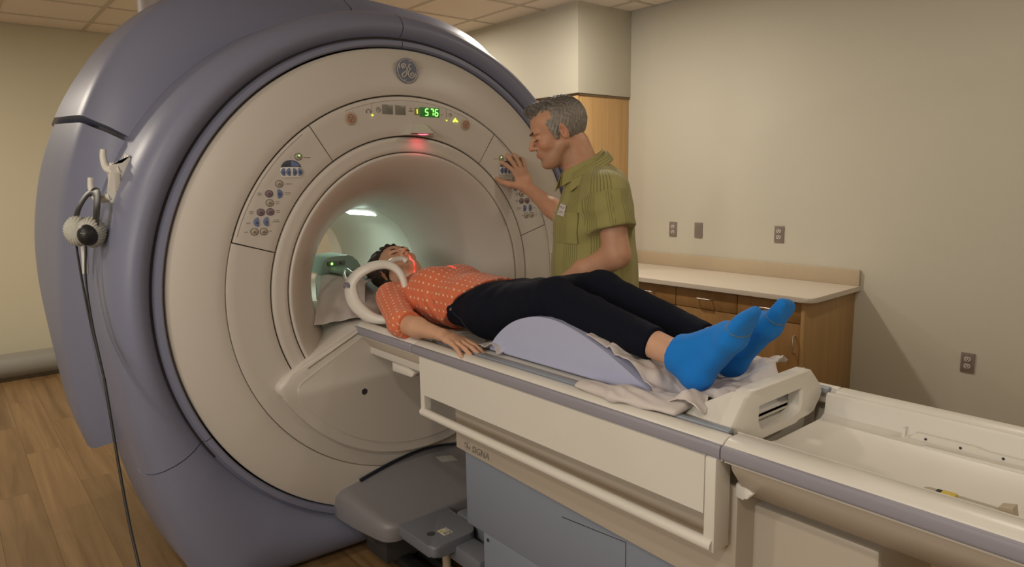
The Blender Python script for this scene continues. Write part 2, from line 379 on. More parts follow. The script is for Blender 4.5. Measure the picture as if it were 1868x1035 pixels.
# ================================================================== the scanner
mri = thing('mri_scanner', 'large round blue-grey and white MRI scanner with lit bore filling the room', 'mri scanner', (-.9, 0, 0))
ROUT = smooth_tab([(-60, 1.50), (-56, 1.47), (-52, 1.40), (-45, 1.328), (-38, 1.262), (-31, 1.207), (-25, 1.167), (-16, 1.133), (-8, 1.117), (0, 1.111), (6, 1.11), (90, 1.105)], 1.0)
def fold(th):   # any angle -> -90..90 (left / right mirror)
    th = (th + 180) % 360 - 180
    if th > 90: th = 180 - th
    if th < -90: th = -180 - th
    return th
def rout(th):
    a = fold(th); r = interp(ROUT, a)
    if a < 0:
        rf = (ZC - .006) / max(math.sin(R(-a)), .01)
        k = .05; h = max(0, k - abs(r - rf)) / k; r = min(r, rf) - h * h * k * .25
    return r
def rim_prof(th):
    ro = rout(th); L = lambda t: .985 + t * (ro - .985)
    a = fold(th); low = min(1, max(0, (-a - 30) / 25))          # the base keeps a straight foot
    s = lambda x: x
    return [(-.20, .955), (-.085, .955), (-.034, .9555), (-.028, .961), (-.031, .978), (-.052, .985), (-.056, .990), (-.046, .997), (-.026, L(.22)), (-.018, L(.38)), (-.024, L(.55)), (-.044, L(.74)),
            (-.078, L(.89)), (-.12, L(.975)), (-.17, L(1.01)), (-.26, L(1.03) if low < .01 else L(1.03 - .03 * low)), (-.44, L(1.11 - .10 * low)), (-.47, L(1.05 - .05 * low)), (-.47, L(.3)), (-.20, L(.2))]
seam = .12
for nm, a, b, n in (('rim_cover', -28.5 + seam, 90 - seam, 80), ('rim_cover', 90 + seam, 208.5 - seam, 80), ('rim_base', 208.5 + seam, 331.5 - seam, 110)):
    o = ring_solid(nm, rim_prof, a, b, n, BLUE, mri, 50)
ring_solid('seam_backing', lambda th: [(-.10, .96), (-.055, .965), (-.05, 1.0), (-.045, rout(th) - .06), (-.2, rout(th) - .02), (-.43, rout(th) - .02), (-.43, .97)], -33, 213, 120, DARK, mri)
# body cover behind the rim
CRE = smooth_tab([(-32, 1.30), (-23, 1.278), (-18, 1.247), (-7, 1.205), (2, 1.195), (7, 1.195), (13, 1.204), (20, 1.224), (27, 1.244), (33, 1.267), (38, 1.290), (46, 1.323), (52, 1.345), (58, 1.345), (66, 1.315), (77, 1.262), (90, 1.245)], 2)
BAK = smooth_tab([(-34, 1.31), (-29, 1.297), (-22, 1.265), (-14, 1.227), (-5, 1.214), (5, 1.225), (12, 1.24), (18, 1.254), (24, 1.275), (30, 1.293), (35, 1.312), (40, 1.324), (45, 1.343), (50, 1.361), (61, 1.383), (73, 1.375), (90, 1.375)], 2)
def body_prof(off):
    def f(th):
        c, b = interp(CRE, fold(th)) - off, interp(BAK, fold(th)) - off
        return [(-.42, .95), (-.36, 1.0), (-.36, 1.08), (-.40 - off, 1.08 + (c - 1.08) * .55), (-.455 - off, c - .035), (-.475 - off, c - .012), (-.505 - off, c), (-.56, c + .006), (-.9, b), (-1.15, b * .985), (-1.36, b * .93), (-1.5, b * .83), (-1.56, b * .7), (-1.56, .5), (-1.2, .6)]
    return f
for a, b in ((32.6, 88.6), (88.9, 147.4)):
    ring_solid('upper_body_cover', body_prof(0), a, b, 50, BLUE, mri, 55)
for a, b in ((-26, 31.6), (148.4, 206)):
    ring_solid('side_body_cover', body_prof(.010), a, b, 50, BLUE, mri, 55)
ring_solid('magnet_body', lambda th: [(-.36, .9), (-.36, 1.04), (-.5, interp(CRE, max(fold(th), -25)) - .07 if fold(th) > -28 else 1.02), (-1.2, interp(BAK, max(fold(th), -25)) - .07 if fold(th) > -28 else 1.02), (-1.5, 1.0), (-1.56, .66), (-1.3, .6)], 0, 360, 150, mat('magnet_dark', (.07, .065, .068), .6), mri)
box('magnet_foot', (-1.4, -.72, 0), (-.5, .72, .45), MAT['magnet_dark'], mri, .02)
# face plates ---------------------------------------------------------
def dome(r): return -.042 * ((r - .765) / .19) ** 2 * (1 if r > .765 else 0)
def plate_prof(r0, r1, back=-.09, x=0.0, e=.005):
    def f(th):
        n = 5; p = [(back, r0), (x + dome(r0) - e, r0), (x + dome(r0) - e * .3, r0 + e * .35), (x + dome(r0), r0 + e)]
        for k in range(1, n): r = r0 + e + (r1 - r0 - 2 * e) * k / n; p.append((x + dome(r), r))
        p += [(x + dome(r1), r1 - e), (x + dome(r1) - e * .3, r1 - e * .35), (x + dome(r1) - e, r1), (back, r1)]
        return p
    return f
G = .0022
ring_solid('face_plate', plate_prof(.765 + .0008, .949, -.08), 0, 360, 220, SHELL, mri)
ring_solid('face_backing', lambda th: [(-.09, .50), (-.010, .52), (-.010, .765), (-.05, .9), (-.09, .93)], 0, 360, 160, DARK, mri)
g = .17
def sector(nm, a, b, m=PANELW, lab=None):
    o = ring_solid(nm, plate_prof(.606 + G, .765 - (.0036 if 'lower' not in nm else .0006), -.05), a + g, b - g, max(6, int((b - a) / 2)), m, mri)
    if lab: o['label'] = lab
    return o
cpl = sector('control_panel', 17.3, 56.2, lab='left control panel with blue and cream buttons'); cpt = sector('display_panel', 56.2, 124.8); cpr = sector('control_panel', 124.8, 164, lab='right control panel under the hand of the man')
sector('lower_face_panel', 164, 377.3)
ring_solid('bore_ring', plate_prof(.541 + G, .606 - G, -.05, .004, .010), 0, 360, 160, SHELL, mri)
def flare(th):
    p = [(-.03, .5405), (.0, .540), (.004, .536), (.002, .528), (-.008, .510), (-.03, .482), (-.06, .452), (-.10, .421), (-.15, .391), (-.21, .364), (-.28, .340), (-.36, .320), (-.44, .311), (-.50, .308)]
    return p + [(-.50, .35), (-.3, .40), (-.1, .5)]
ring_solid('bore_flare', flare, 0, 360, 128, SHELL, mri, 60)
LINER = mat('bore_liner', (.66, .66, .60), .4)
ring_solid('bore_liner', lambda th: [(-.502, .308), (-1.30, .308), (-1.42, .33), (-1.50, .37), (-1.56, .43), (-1.58, .50), (-1.60, .50), (-1.57, .36), (-.502, .33)], 0, 360, 96, LINER, mri, 60)
ring_solid('rear_face', lambda th: [(-1.56, .49), (-1.58, .50), (-1.585, .9), (-1.5, 1.05), (-1.45, 1.0)], 0, 360, 96, SHELL, mri, 60)
# strip lamp inside the bore roof
lmp = box('bore_lamp', (-.88, -.022, .3025), (-.60, .022, .3065), GLOW_L, mri, .001); lmp.data.transform(Matrix.Translation((0, 0, ZC)) @ Matrix.Rotation(R(-27), 4, 'X')); lmp['label'] = 'bright strip lamp in the bore roof'
area('bore_light', (-.74, .132, ZC + .262), (-.74, 0, ZC), .26, 1.1, (.78, 1, .88), 'RECTANGLE', 180, .03)
# fan-shaped scoop under the bore -------------------------------------
def arc(r, a0, a1, n): return [(-math.cos(R(a0 + (a1 - a0) * k / n)) * r, ZC + math.sin(R(a0 + (a1 - a0) * k / n)) * r) for k in range(n + 1)]
fan = [(-.283, .968), (-.560, .838), (-.594, .820), (-.612, .800), (-.616, .784), (-.612, .768)] + arc(.695, -30.5, -149.5, 44) + [(.612, .768), (.616, .784), (.612, .800), (.594, .820), (.560, .838), (.283, .968)]
bm = bmesh.new(); prism(bm, fan, 'x', -.02, .034, .022, 4, front_only=True)
fp = obj('apron_cover', bm, SHELL, mri, angle=60)
inner = [(-.262, .940), (-.530, .800), (-.548, .775)] + arc(.655, -35, -145, 40) + [(.548, .775), (.530, .800), (.262, .940)]
pris('apron_plate', rounded(inner, .012, 3), 'x', .030, .0385, PANELW, mri, .004, 2, True)
lat('screw_dimple', [(0.0005, 0), (.0005, .010), (.0, .013)], (.0388, -.276, .712), 'x', DARK, mri, 16)
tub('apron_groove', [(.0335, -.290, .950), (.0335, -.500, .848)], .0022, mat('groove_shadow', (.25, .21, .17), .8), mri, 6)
# sloping shelf that bridges the flare
sh = [(-.590, .812), (-.578, .828), (-.505, .873), (-.30, .968), (-.27, .974), (.27, .974), (.30, .968), (.505, .873), (.578, .828), (.590, .812), (.56, .80), (.27, .935), (-.27, .935), (-.56, .80)]
pris('apron_shelf', sh, 'x', -.30, .026, SHELL, mri, .006, 2, angle=50)
# bore bridge floor inside
bm = bmesh.new(); prism(bm, [(-.272, .964), (-.24, .975), (.24, .975), (.272, .964), (.262, .93), (-.262, .93)], 'x', -1.58, -.0, .003, 1); obj('bore_bridge', bm, SHELL2, mri)

# round badge ----------------------------------------------------------
def badge(cx, cy, cz, r, facing, parent, mats, strokes=True, th=.003):
    """round monogram badge; facing 'x' or 'y-'"""
    T = (lambda u, v, d: (cx + d, cy + u, cz + v)) if facing == 'x' else (lambda u, v, d: (cx + u, cy - d, cz + v))
    bm = bmesh.new(); n = 40
    def disc(rad, d0, d1, mi):
        a = [bm.verts.new(T(rad * math.cos(2 * math.pi * k / n), rad * math.sin(2 * math.pi * k / n), d0)) for k in range(n)]
        b = [bm.verts.new(T(rad * .985 * math.cos(2 * math.pi * k / n), rad * .985 * math.sin(2 * math.pi * k / n), d1)) for k in range(n)]
        for k in range(n): bm.faces.new((a[k], a[(k + 1) % n], b[(k + 1) % n], b[k])).material_index = mi
        bm.faces.new(b).material_index = mi
    disc(r, -.002, th, 0)
    o = obj('badge', bm, mats[0], parent)
    bm = bmesh.new(); pts = [T(r * .90 * math.cos(2 * math.pi * k / n), r * .90 * math.sin(2 * math.pi * k / n), th) for k in range(n)]
    tube(bm, pts, r * .035, 6, True)
    for k in range(4):      # curled notches of the border
        a0 = math.pi / 4 + k * math.pi / 2 + .1
        pp = [T(r * (.90 - .16 * math.sin(t * 1.5) * t) * math.cos(a0 + t * .5), r * (.90 - .16 * math.sin(t * 1.5) * t) * math.sin(a0 + t * .5), th + .0003) for t in (0, .25, .5, .75, 1)]
        tube(bm, pp, r * .04, 6)
    q = lambda L: [T((x - 742) / 106 * r, -(y - 272) / 130 * r, th + .0006) for x, y in L]
    g1 = [(700, 250), (685, 238), (688, 218), (704, 207), (722, 212), (724, 226), (708, 243), (698, 232), (705, 222)]
    g2 = [(735, 238), (738, 262), (732, 300), (716, 330), (698, 338), (688, 322), (700, 300), (722, 285), (742, 278)]
    e1 = [(776, 212), (766, 206), (756, 222), (758, 243), (774, 252), (780, 246), (768, 256), (752, 278), (748, 305), (762, 334), (786, 340), (804, 322), (802, 300), (786, 290), (772, 302), (776, 316), (786, 312)]
    for s_ in (g1, g2, e1): tube(bm, catmull(q(s_), 5), r * .055, 6)
    obj('monogram', bm, mats[1], o)
    return o
badge(-.0015, 0, 1.967, .050, 'x', mri, (BADGE, SILVER))

# buttons ---------------------------------------------------------------
def pill(bm, y, z, ry, rz, h=.003, mi=0, n=20, x=.0, shape=None):
    P = []
    for k in range(n):
        a = 2 * math.pi * k / n; cy, cz = math.cos(a), math.sin(a)
        if shape == 'L': cy = cy * (1 if cy < 0 else .15)
        if shape == 'Rr': cy = cy * (1 if cy > 0 else .15)
        if shape == 'U': cz = cz * (1 if cz > 0 else .08)
        P.append((y + ry * cy, z + rz * cz))
    a = [bm.verts.new((x - .001, *p)) for p in P]; b = [bm.verts.new((x + h * .6, *p)) for p in P]
    c = [bm.verts.new((x + h, y + (p[0] - y) * .82, z + (p[1] - z) * .82)) for p in P]
    for u, v in ((a, b), (b, c)):
        for k in range(n): bm.faces.new((u[k], u[(k + 1) % n], v[(k + 1) % n], v[k])).material_index = mi
    bm.faces.new(c).material_index = mi
def button(y, z, kind, parent, s=1.0, x=0.0):
    m = {'c': BTN_CR, 'r': BTN_RD, 'L': BTN_BL, 'R': BTN_BL}[kind]
    bm = bmesh.new()
    if kind in 'cr': pill(bm, y, z, .0128 * s, .0115 * s); 
    else: pill(bm, y + (.004 if kind == 'L' else -.004) * s, z, .0165 * s, .0165 * s, x=x, shape='L' if kind == 'L' else 'Rr')
    o = obj('button', bm, m, parent, angle=50)
    bm = bmesh.new()
    if kind in 'cr': pill(bm, y, z, .0148 * s, .0134 * s, .0012)
    # small printed pictogram: two strokes
    tube(bm, [(x + .0034, y - .004, z - .003), (x + .0034, y, z + .003), (x + .0034, y + .004, z - .003)], .0008 * s, 5); tube(bm, [(x + .0034, y - .005, z - .004), (x + .0034, y + .005, z - .004)], .0007 * s, 5)
    obj('button_print', bm, BTN_DK, o)
def led(y, z, m, parent, r=.0028, name='indicator_light'):
    bm = bmesh.new(); pill(bm, y, z, r, r, .005, n=10); return obj(name, bm, m, parent)
def printed(bm, y, z, w, h=.0022): bx(bm, (-.0005, y - w / 2, z - h / 2), (.0006, y + w / 2, z + h / 2))
def control_panel(parent, mir):
    # left panel coordinates; the right panel mirrors them (y -> -y) with the same button order kept
    M = (lambda y: y) if mir == 1 else (lambda y: -y)
    flip = {'L': 'R', 'R': 'L', 'c': 'c', 'r': 'r'} if mir == -1 else {k: k for k in 'LRcr'}
    button(M(-.472), 1.627, 'c', parent); led(M(-.470), 1.631, GLOW_G, parent)
    bm = bmesh.new(); pill(bm, M(-.502), 1.589, .036, .026, .003, shape='U'); o = obj('position_button', bm, BTN_DK, parent)
    bm = bmesh.new(); prism(bm, [(M(-.502), 1.592), (M(-.470), 1.592), (M(-.474), 1.601), (M(-.484), 1.609), (M(-.502), 1.613)], 'x', .003, .0036, 0); obj('position_print', bm, BTN_BL, o)
    bm = bmesh.new(); prism(bm, rounded([(M(-.502) - .040, 1.553), (M(-.502) + .040, 1.553), (M(-.502) + .040, 1.590), (M(-.502) - .040, 1.590)], .012, 4), 'x', -.001, .0035, .002, 2, front_only=True)
    obj('button_recess', bm, SHELL2, parent)
    for k, kd in enumerate('LLRR'): button(M(-.502) + (-.0300 + .020 * k), 1.5725, kd, parent, .85, .0028)
    for y, z, k in ((-.549, 1.531, 'c'), (-.588, 1.497, 'r'), (-.552, 1.496, 'R'), (-.588, 1.465, 'c'), (-.622, 1.433, 'r'), (-.588, 1.433, 'r'), (-.638, 1.399, 'L'), (-.604, 1.399, 'L'), (-.649, 1.366, 'c'), (-.616, 1.365, 'c')):
        button(M(y), z, flip[k], parent)
    bm = bmesh.new()
    for y, z, w_ in ((-.440, 1.624, .026), (-.515, 1.530, .024), (-.622, 1.500, .014), (-.622, 1.494, .016), (-.520, 1.499, .024), (-.520, 1.493, .018), (-.560, 1.468, .014), (-.560, 1.462, .014), (-.655, 1.436, .016), (-.655, 1.430, .012),
                    (-.560, 1.436, .016), (-.560, 1.430, .012), (-.668, 1.397, .014), (-.570, 1.403, .020), (-.570, 1.397, .026), (-.678, 1.366, .012), (-.592, 1.365, .010)):
        printed(bm, M(y), z, w_)
    bx(bm, (-.0005, M(-.502) - .001, 1.622), (.0006, M(-.502) + .001, 1.625))
    obj('printed_captions', bm, PRINT, parent)
    # thin inner outline of the panel
    bm = bmesh.new()
    P = arc(.752, 19, 53, 20); P = [(M(p[0]), p[1]) for p in P]
    tube(bm, [(.0, *p) for p in P], .0008, 5); obj('outline_groove', bm, PRINT, parent)
control_panel(cpl, 1); control_panel(cpr, -1)
# display panel
for y, z in ((-.258, 1.771), (.276, 1.767)):
    bm = bmesh.new(); pill(bm, y, z, .0245, .025, .004, n=28); o = obj('stop_button', bm, BTN_CR, cpt)
    bm = bmesh.new(); pts = [(.0048, y + .0145 * math.cos(a), z + .0145 * math.sin(a)) for a in np.linspace(0, 2 * math.pi, 24, endpoint=False)]
    tube(bm, pts, .0016, 6, True); tube(bm, [(.0048, y - .009, z + .006), (.0048, y + .009, z + .006), (.0048, y, z - .010)], .0013, 6, True); tube(bm, [(.0048, y, z + .003), (.0048, y, z - .003)], .0015, 6)
    obj('stop_symbol', bm, REDINK, o)
for y in (-.098, -.040): box('lcd_window', (.0, y - .0235, 1.794), (.0015, y + .0235, 1.830), LCD, cpt, .0005)
dw = box('digit_window', (.0, .050, 1.791), (.0015, .145, 1.829), GLOW_D, cpt, .0005)
SEG = {'1': 'bc', '5': 'afgcd', '7': 'abc', '6': 'afgedc'}
def digit(ch, cy, cz, w_, h, m, parent, t=.0038, lean=.12):
    bm = bmesh.new(); hw, hh = w_ / 2, h / 2
    S = {'a': ((-hw, hh), (hw, hh)), 'g': ((-hw, 0), (hw, 0)), 'd': ((-hw, -hh), (hw, -hh)), 'f': ((-hw, hh), (-hw, 0)), 'b': ((hw, hh), (hw, 0)), 'e': ((-hw, 0), (-hw, -hh)), 'c': ((hw, 0), (hw, -hh))}
    for s_ in SEG[ch]:
        (a, b), (c, d) = S[s_]; e = .12
        a, b, c, d = a + (c - a) * e, b + (d - b) * e, c + (a - c) * e, d + (b - d) * e
        tube(bm, [(.0022, cy + a + lean * b, cz + b), (.0022, cy + c + lean * d, cz + d)], t * .5, 6)
    obj('digit', bm, m, parent)
digit('5', .083, 1.810, .0135, .026, GLOW_G, dw); digit('7', .108, 1.810, .0135, .026, GLOW_G, dw); digit('6', .131, 1.810, .0135, .026, GLOW_G, dw)
yw = box('yellow_window', (.0, .026, 1.797), (.0015, .047, 1.824), mat('dim_yellow', (.25, .22, .06), .4), cpt, .0005)
tub('digit', [(.0022, .0375, 1.802), (.0022, .0375, 1.819)], .0022, GLOW_Y, yw, 6)
led(-.165, 1.787, GLOW_Y, cpt, .003); led(.181, 1.781, GLOW_Y, cpt, .0018)
bm = bmesh.new(); prism(bm, [(.213, 1.777), (.225, 1.792), (.229, 1.785), (.240, 1.778), (.232, 1.776), (.225, 1.781), (.219, 1.776)], 'x', .0, .003); obj('indicator_light', bm, GLOW_Y, cpt)
bm = bmesh.new()   # printed pictograms: headphones, clock, couch, waves, scale line
tube(bm, [(.001, -.190, 1.797), (.001, -.190, 1.805), (.001, -.181, 1.810), (.001, -.172, 1.805), (.001, -.172, 1.797)], .0014, 5); printed(bm, -.190, 1.798, .006, .008); printed(bm, -.172, 1.798, .006, .008)
tube(bm, [(.001, -.138 + .0085 * math.cos(a), 1.809 + .0095 * math.sin(a)) for a in np.linspace(0, 6.28, 18, endpoint=False)], .0012, 5, True); tube(bm, [(.001, -.138, 1.815), (.001, -.138, 1.809), (.001, -.133, 1.806)], .001, 5)
printed(bm, .009, 1.811, .020, .005); printed(bm, .009, 1.820, .012, .003); printed(bm, .158, 1.803, .012, .002)
tube(bm, [(.001, .193, 1.804), (.001, .200, 1.811), (.001, .208, 1.806), (.001, .203, 1.799), (.001, .197, 1.797)], .0013, 5)
bx(bm, (0, -.1665, 1.797), (.0006, -.1655, 1.832)); bx(bm, (0, .1805, 1.790), (.0006, .1815, 1.826)); printed(bm, -.246, 1.799, .003, .003)
P = arc(.745, 68, 113, 24); tube(bm, [(.0, *p) for p in P], .0007, 5)
obj('printed_symbols', bm, PRINT, cpt)
# laser housing over the bore
hp = [(-.045, 1.7145), (-.030, 1.722), (.0, 1.755), (.012, 1.760), (.075, 1.760), (.085, 1.752), (.100, 1.722), (.112, 1.7145)]
bm = bmesh.new(); vs0 = [bm.verts.new((-.005, y, z)) for y, z in hp]; vs1 = [bm.verts.new((.006 + .040 * max(0, (1.760 - z) / .046), .033 + (y - .033) * .86, z)) for y, z in hp]
bm.faces.new(vs0); bm.faces.new(vs1[::-1])
for k in range(8): bm.faces.new((vs0[k], vs1[k], vs1[(k + 1) % 8], vs0[(k + 1) % 8]))
lh = obj('laser_housing', bm, SHELL, mri, angle=40)
box('laser_window', (.034, -.020, 1.7135), (.043, .088, 1.722), mat('laser_glass', (.25, .03, .04), .2), lh, .001)
tub('laser_line', [(.0435, .012, 1.7175), (.0435, .058, 1.7175)], .0016, GLOW_R, lh, 6)
# coloured glow thrown by the laser window on the ring below it
area('laser_spill', (.05, .033, 1.712), (.012, .033, 1.66), .03, .03, (1, .05, .10), 'DISK', 120)

# headphone hook on the rim --------------------------------------------
hk = thing_hook = pris('headphone_hook', rounded([(-.985, 1.640), (-.978, 1.628), (-1.006, 1.560), (-1.036, 1.478), (-1.052, 1.474), (-1.060, 1.500), (-1.052, 1.545), (-1.040, 1.592), (-1.046, 1.606), (-1.036, 1.612), (-1.020, 1.606), (-1.000, 1.612)], .008, 3), 'x', -.195, -.175, SHELL2, mri, .006, 3)
hk['label'] = 'white hook plate with two prongs for headphones'
def Q(pts, r0, r1, nm='prong', fl=None): 
    cc = catmull(pts, 5); tub(nm, cc, [r0 + (r1 - r0) * k / (len(cc) - 1) for k in range(len(cc))], SHELL2, hk, 10)
Q([(-.19, -1.000, 1.600), (-.20, -.990, 1.616), (-.21, -.984, 1.636)], .011, .007)
Q([(-.180, -1.010, 1.590), (-.205, -1.030, 1.583), (-.232, -1.045, 1.594), (-.248, -1.049, 1.625), (-.252, -1.046, 1.655)], .016, .0095)
Q([(-.180, -1.048, 1.500), (-.208, -1.072, 1.490), (-.235, -1.088, 1.498), (-.250, -1.094, 1.528), (-.252, -1.092, 1.562)], .014, .0085)
bm = bmesh.new(); bx(bm, (-.175, -1.038, 1.515), (-.170, -1.018, 1.575), .002)
obj('hook_inset', bm, PANELW, hk)
box('hook_mount', (-.30, -1.035, 1.50), (-.19, -.99, 1.585), SHELL2, hk, .01)
# added white strip imitating the highlight on the rim side below the hook
tub('rim_highlight', catmull([(-.28, -1.120, 1.43), (-.28, -1.127, 1.35), (-.28, -1.132, 1.24)], 6), .010, SHELL2, mri, 8)
# vent pipe on top of the magnet
lat('vent_pipe', [(2.2, .10), (2.50, .10), (2.52, .13), (2.56, .13), (2.58, .10), (2.822, .10)], (-1.15, -.60, 0), 'z', mat('vent_grey', (.34, .29, .27), .5), mri, 28)

# ================================================================== docking cover + pedal
dk = thing('docking_cover', 'dark grey moulded docking cover on the floor below the scanner face', 'docking unit', (.15, 0, 0))
bm = bmesh.new(); NY, NX = 34, 14; top = []; 
def dtop(x, y):
    u = abs(y) / .40; h0 = .372 - .072 * u ** 2.0            # crest along the face
    h1 = .262 - .012 * u
    t = min(max(x / .30, 0), 1); ts = t ** .8
    hump = .030 * math.exp(-((y / .17) ** 2)) * (1 - t)
    return h0 + (h1 - h0) * ts + hump * .3
def half(x):      # half-width: full at the face, narrower in front
    t = max(0, x) / .30; return .395 - .055 * t
XS = [-.06, -.02, .03, .08, .13, .18, .22, .255, .275, .288, .294]
grid = []
for x in XS:
    rw = []
    for j in range(NY + 1):
        s = -1 + 2 * j / NY; hw = half(x)
        cx = .0
        rr = .055
        if x > .294 - rr: cx = rr - math.sqrt(max(0, rr * rr - (x - (.294 - rr)) ** 2))
        y = s * (hw - cx); e = min(1, min((hw - cx) * (1 - abs(s)), .294 - x + .001) / .018)
        z = dtop(x, y) - .018 * (1 - math.sqrt(max(0, 1 - (1 - e) ** 2)))
        rw.append(bm.verts.new((x, y, z)))
    grid.append(rw)
for a, b in zip(grid, grid[1:]):
    for j in range(NY): bm.faces.new((a[j], a[j + 1], b[j + 1], b[j]))
# skirt
edge = [r_[0] for r_ in grid] + grid[-1][1:-1] + [r_[-1] for r_ in grid[::-1]]
low = [bm.verts.new((v.co.x * .97, v.co.y * .985, .185 if v.co.x > .05 else .19)) for v in edge]
for k in range(len(edge) - 1): bm.faces.new((edge[k], edge[k + 1], low[k + 1], low[k]))
bm.faces.new(low)
obj('moulded_cover', bm, DOCK, dk, angle=60)
# dark gasket between the face plate and the cover
gp = [(.006, y, dtop(.0, y) + .004) for y in np.linspace(-.30, .30, 40)]
tub('gasket', gp, .0065, mat('gasket_blue_black', (.01, .013, .025), .4), dk, 8)
bm = bmesh.new(); lq = [(.050, .040), (.082, .050), (.092, .125), (.060, .115)]; NL = 6; ls = []
for i in range(NL + 1):
    u_ = i / NL; a_ = [lq[0][k] + (lq[3][k] - lq[0][k]) * u_ for k in (0, 1)]; b_ = [lq[1][k] + (lq[2][k] - lq[1][k]) * u_ for k in (0, 1)]
    ls.append([bm.verts.new((a_[0], a_[1], dtop(*a_) + .0035)), bm.verts.new((b_[0], b_[1], dtop(*b_) + .0035)), bm.verts.new((b_[0], b_[1], dtop(*b_) - .004)), bm.verts.new((a_[0], a_[1], dtop(*a_) - .004))])
for p_, q_ in zip(ls, ls[1:]):
    for k in range(4): bm.faces.new((p_[k], p_[(k + 1) % 4], q_[(k + 1) % 4], q_[k]))
bm.faces.new(ls[0]); bm.faces.new(ls[-1][::-1])
obj('label_strip', bm, mat('faded_label', (.36, .35, .33), .5), dk)
box('pivot_block', (.03, -.30, .05), (.20, .30, .19), DARK, dk, .01)
bm = bmesh.new(); prism(bm, [(-.36, .19), (.36, .19), (.26, .04), (-.26, .04)], 'x', .0, .12, .01); obj('under_tray', bm, mat('under_tray_grey', (.06, .065, .06), .6), dk)
bm = bmesh.new()
for yy in (-.22, -.12): bx(bm, (.10, yy - .03, .02), (.36, yy + .03, .065), .012)
obj('latch_arms', bm, BLACK, dk)
bm = bmesh.new()
for yy in (-.22, -.12): lathe(bm, [(-.02, 0), (-.02, .02), (.02, .02), (.02, 0)], (.30, yy, .03), 'y', 14)
obj('latch_rollers', bm, BLACK, dk)

pd = thing('foot_pedal', 'grey square foot pedal with a small warning sticker beside the table base', 'pedal', (.42, -.2, 0))
pris('pedal_pad', rounded([(.262, -.292), (.520, -.287), (.516, -.112), (.490, -.085), (.252, -.068)], [.03, .03, .03, .03, .03], 5), 'z', .207, .252, PEDAL, pd, .010, 3)
box('pedal_arm', (.47, -.19, .16), (.66, -.10, .225), PEDAL, pd, .008)
box('pedal_arm', (.36, -.075, .17), (.66, -.0, .262), PEDAL, pd, .008)
lat('pedal_hole', [(.0, 0), (.0, .016), (.0012, .016), (.0012, 0)], (.425, -.235, .2515), 'z', mat('hole_dark', (.05, .05, .052), .6), pd, 24)
st = box('warning_sticker', (.422, -.207, .2515), (.468, -.167, .2528), mat('sticker_white', (.6, .58, .5), .5), pd, 0)
bm = bmesh.new(); prism(bm, [(.426, -.203), (.444, -.203), (.435, -.188)], 'z', .2528, .2533); obj('warning_triangle', bm, ORANGE, st)
bm = bmesh.new(); tube(bm, [(.456 + .006 * math.cos(a), -.192 + .006 * math.sin(a), .2532) for a in np.linspace(0, 6.28, 14, endpoint=False)], .0012, 5, True)
tube(bm, [(.448, -.180, .2532), (.462, -.172, .2532), (.466, -.184, .2532)], .0013, 5); tube(bm, [(.430, -.176, .2532), (.440, -.172, .2532)], .001, 5); obj('sticker_print', bm, BLACK, st)
lat('pedal_column', [(.0, .022), (.10, .022), (.10, .016), (.207, .016)], (.44, -.18, 0), 'z', BEIGE, pd, 18)
bm = bmesh.new(); bx(bm, (.40, -.21, .0), (.56, -.15, .03), .004); bx(bm, (.46, -.16, .02), (.60, -.10, .055), .004); obj('pedal_base', bm, mat('green_grey_metal', (.20, .21, .17), .5), pd)

# ================================================================== patient table
tb = thing('patient_table', 'long off-white patient table with grey bumper strip docked to the scanner', 'table', (1.2, 0, 0))
def top_prof(s):    # one half of the rail section, s = -1 near side, +1 far side (y, z)
    return [(s * p[0], p[1]) for p in [(.232, .968), (.236, .982), (.244, .9865), (.258, .9865), (.272, .981), (.279, .974), (.280, .958), (.276, .935), (.250, .935), (.232, .945)]]
for a, b in ((.004, .4275), (.4305, 1.6545), (1.6575, 3.2)):
    wide = a > 1.6
    for s in (-1, 1):
        p = top_prof(s)
        if wide: p = [(s * q[0], q[1]) for q in [(.205, .955), (.212, .978), (.226, .9865), (.258, .9865), (.272, .981), (.279, .974), (.280, .958), (.276, .935), (.25, .935), (.205, .94)]]
        o = pris('table_rail', p, 'x', a, b, SHELL2, tb, .0025, 2, angle=50)
        pris('bumper_strip', rounded([(s * .277, .942), (s * .2865, .943), (s * .289, .949), (s * .289, .967), (s * .2865, .973), (s * .277, .974)], .002, 2), 'x', a, b, BUMP, o, .001, 1, angle=60)
# skirts under the rail
for a, b in ((.03, .46), (1.668, 3.2)):
    for s in (-1, 1): pris('rail_skirt', [(s * .272, .943), (s * .262, .915), (s * .205, .845), (s * .18, .845), (s * .20, .935)], 'x', a, b, mat('skirt_white', (.58, .51, .42), .4) if 'skirt_white' not in MAT else MAT['skirt_white'], tb, .002, 1, angle=50)
box('table_pan', (.01, -.24, .86), (1.598, .24, .950), SHELL2, tb, .004)
# inner grey rail inlays
for s in (-1, 1):
    pris('inlay_rail', rounded([(s * .2345, .980), (s * .2345, .9885), (s * .224, .990), (s * .212, .988), (s * .212, .975)], .002, 2), 'x', .50, 1.640, RAIL, tb, .002, 1, angle=60)
    pris('guide_rail', [(s * .205, .970), (s * .205, .984), (s * .192, .984), (s * .192, .970)], 'x', .40, 1.60, mat('guide_beige', (.34, .30, .22), .4) if 'guide_beige' not in MAT else MAT['guide_beige'], tb, .001, 1)
cr = []
for k in range(17): y = -.19 + .38 * k / 16; cr.append((y, .984 - .010 * (1 - (y / .19) ** 2)))
cr += [(.19, .962), (-.19, .962)]
cradle = pris('cradle', cr, 'x', -.62, 1.60, SHELL2, tb, .002, 1, angle=50)
box('table_joint', (.36, -.235, .960), (.43, .235, .9845), SHELL2, tb, .004)
lat('joint_screw', [(0, 0), (.002, .0), (.002, .008), (0, .009)], (.40, -.248, .9866), 'z', STEEL, tb, 14)
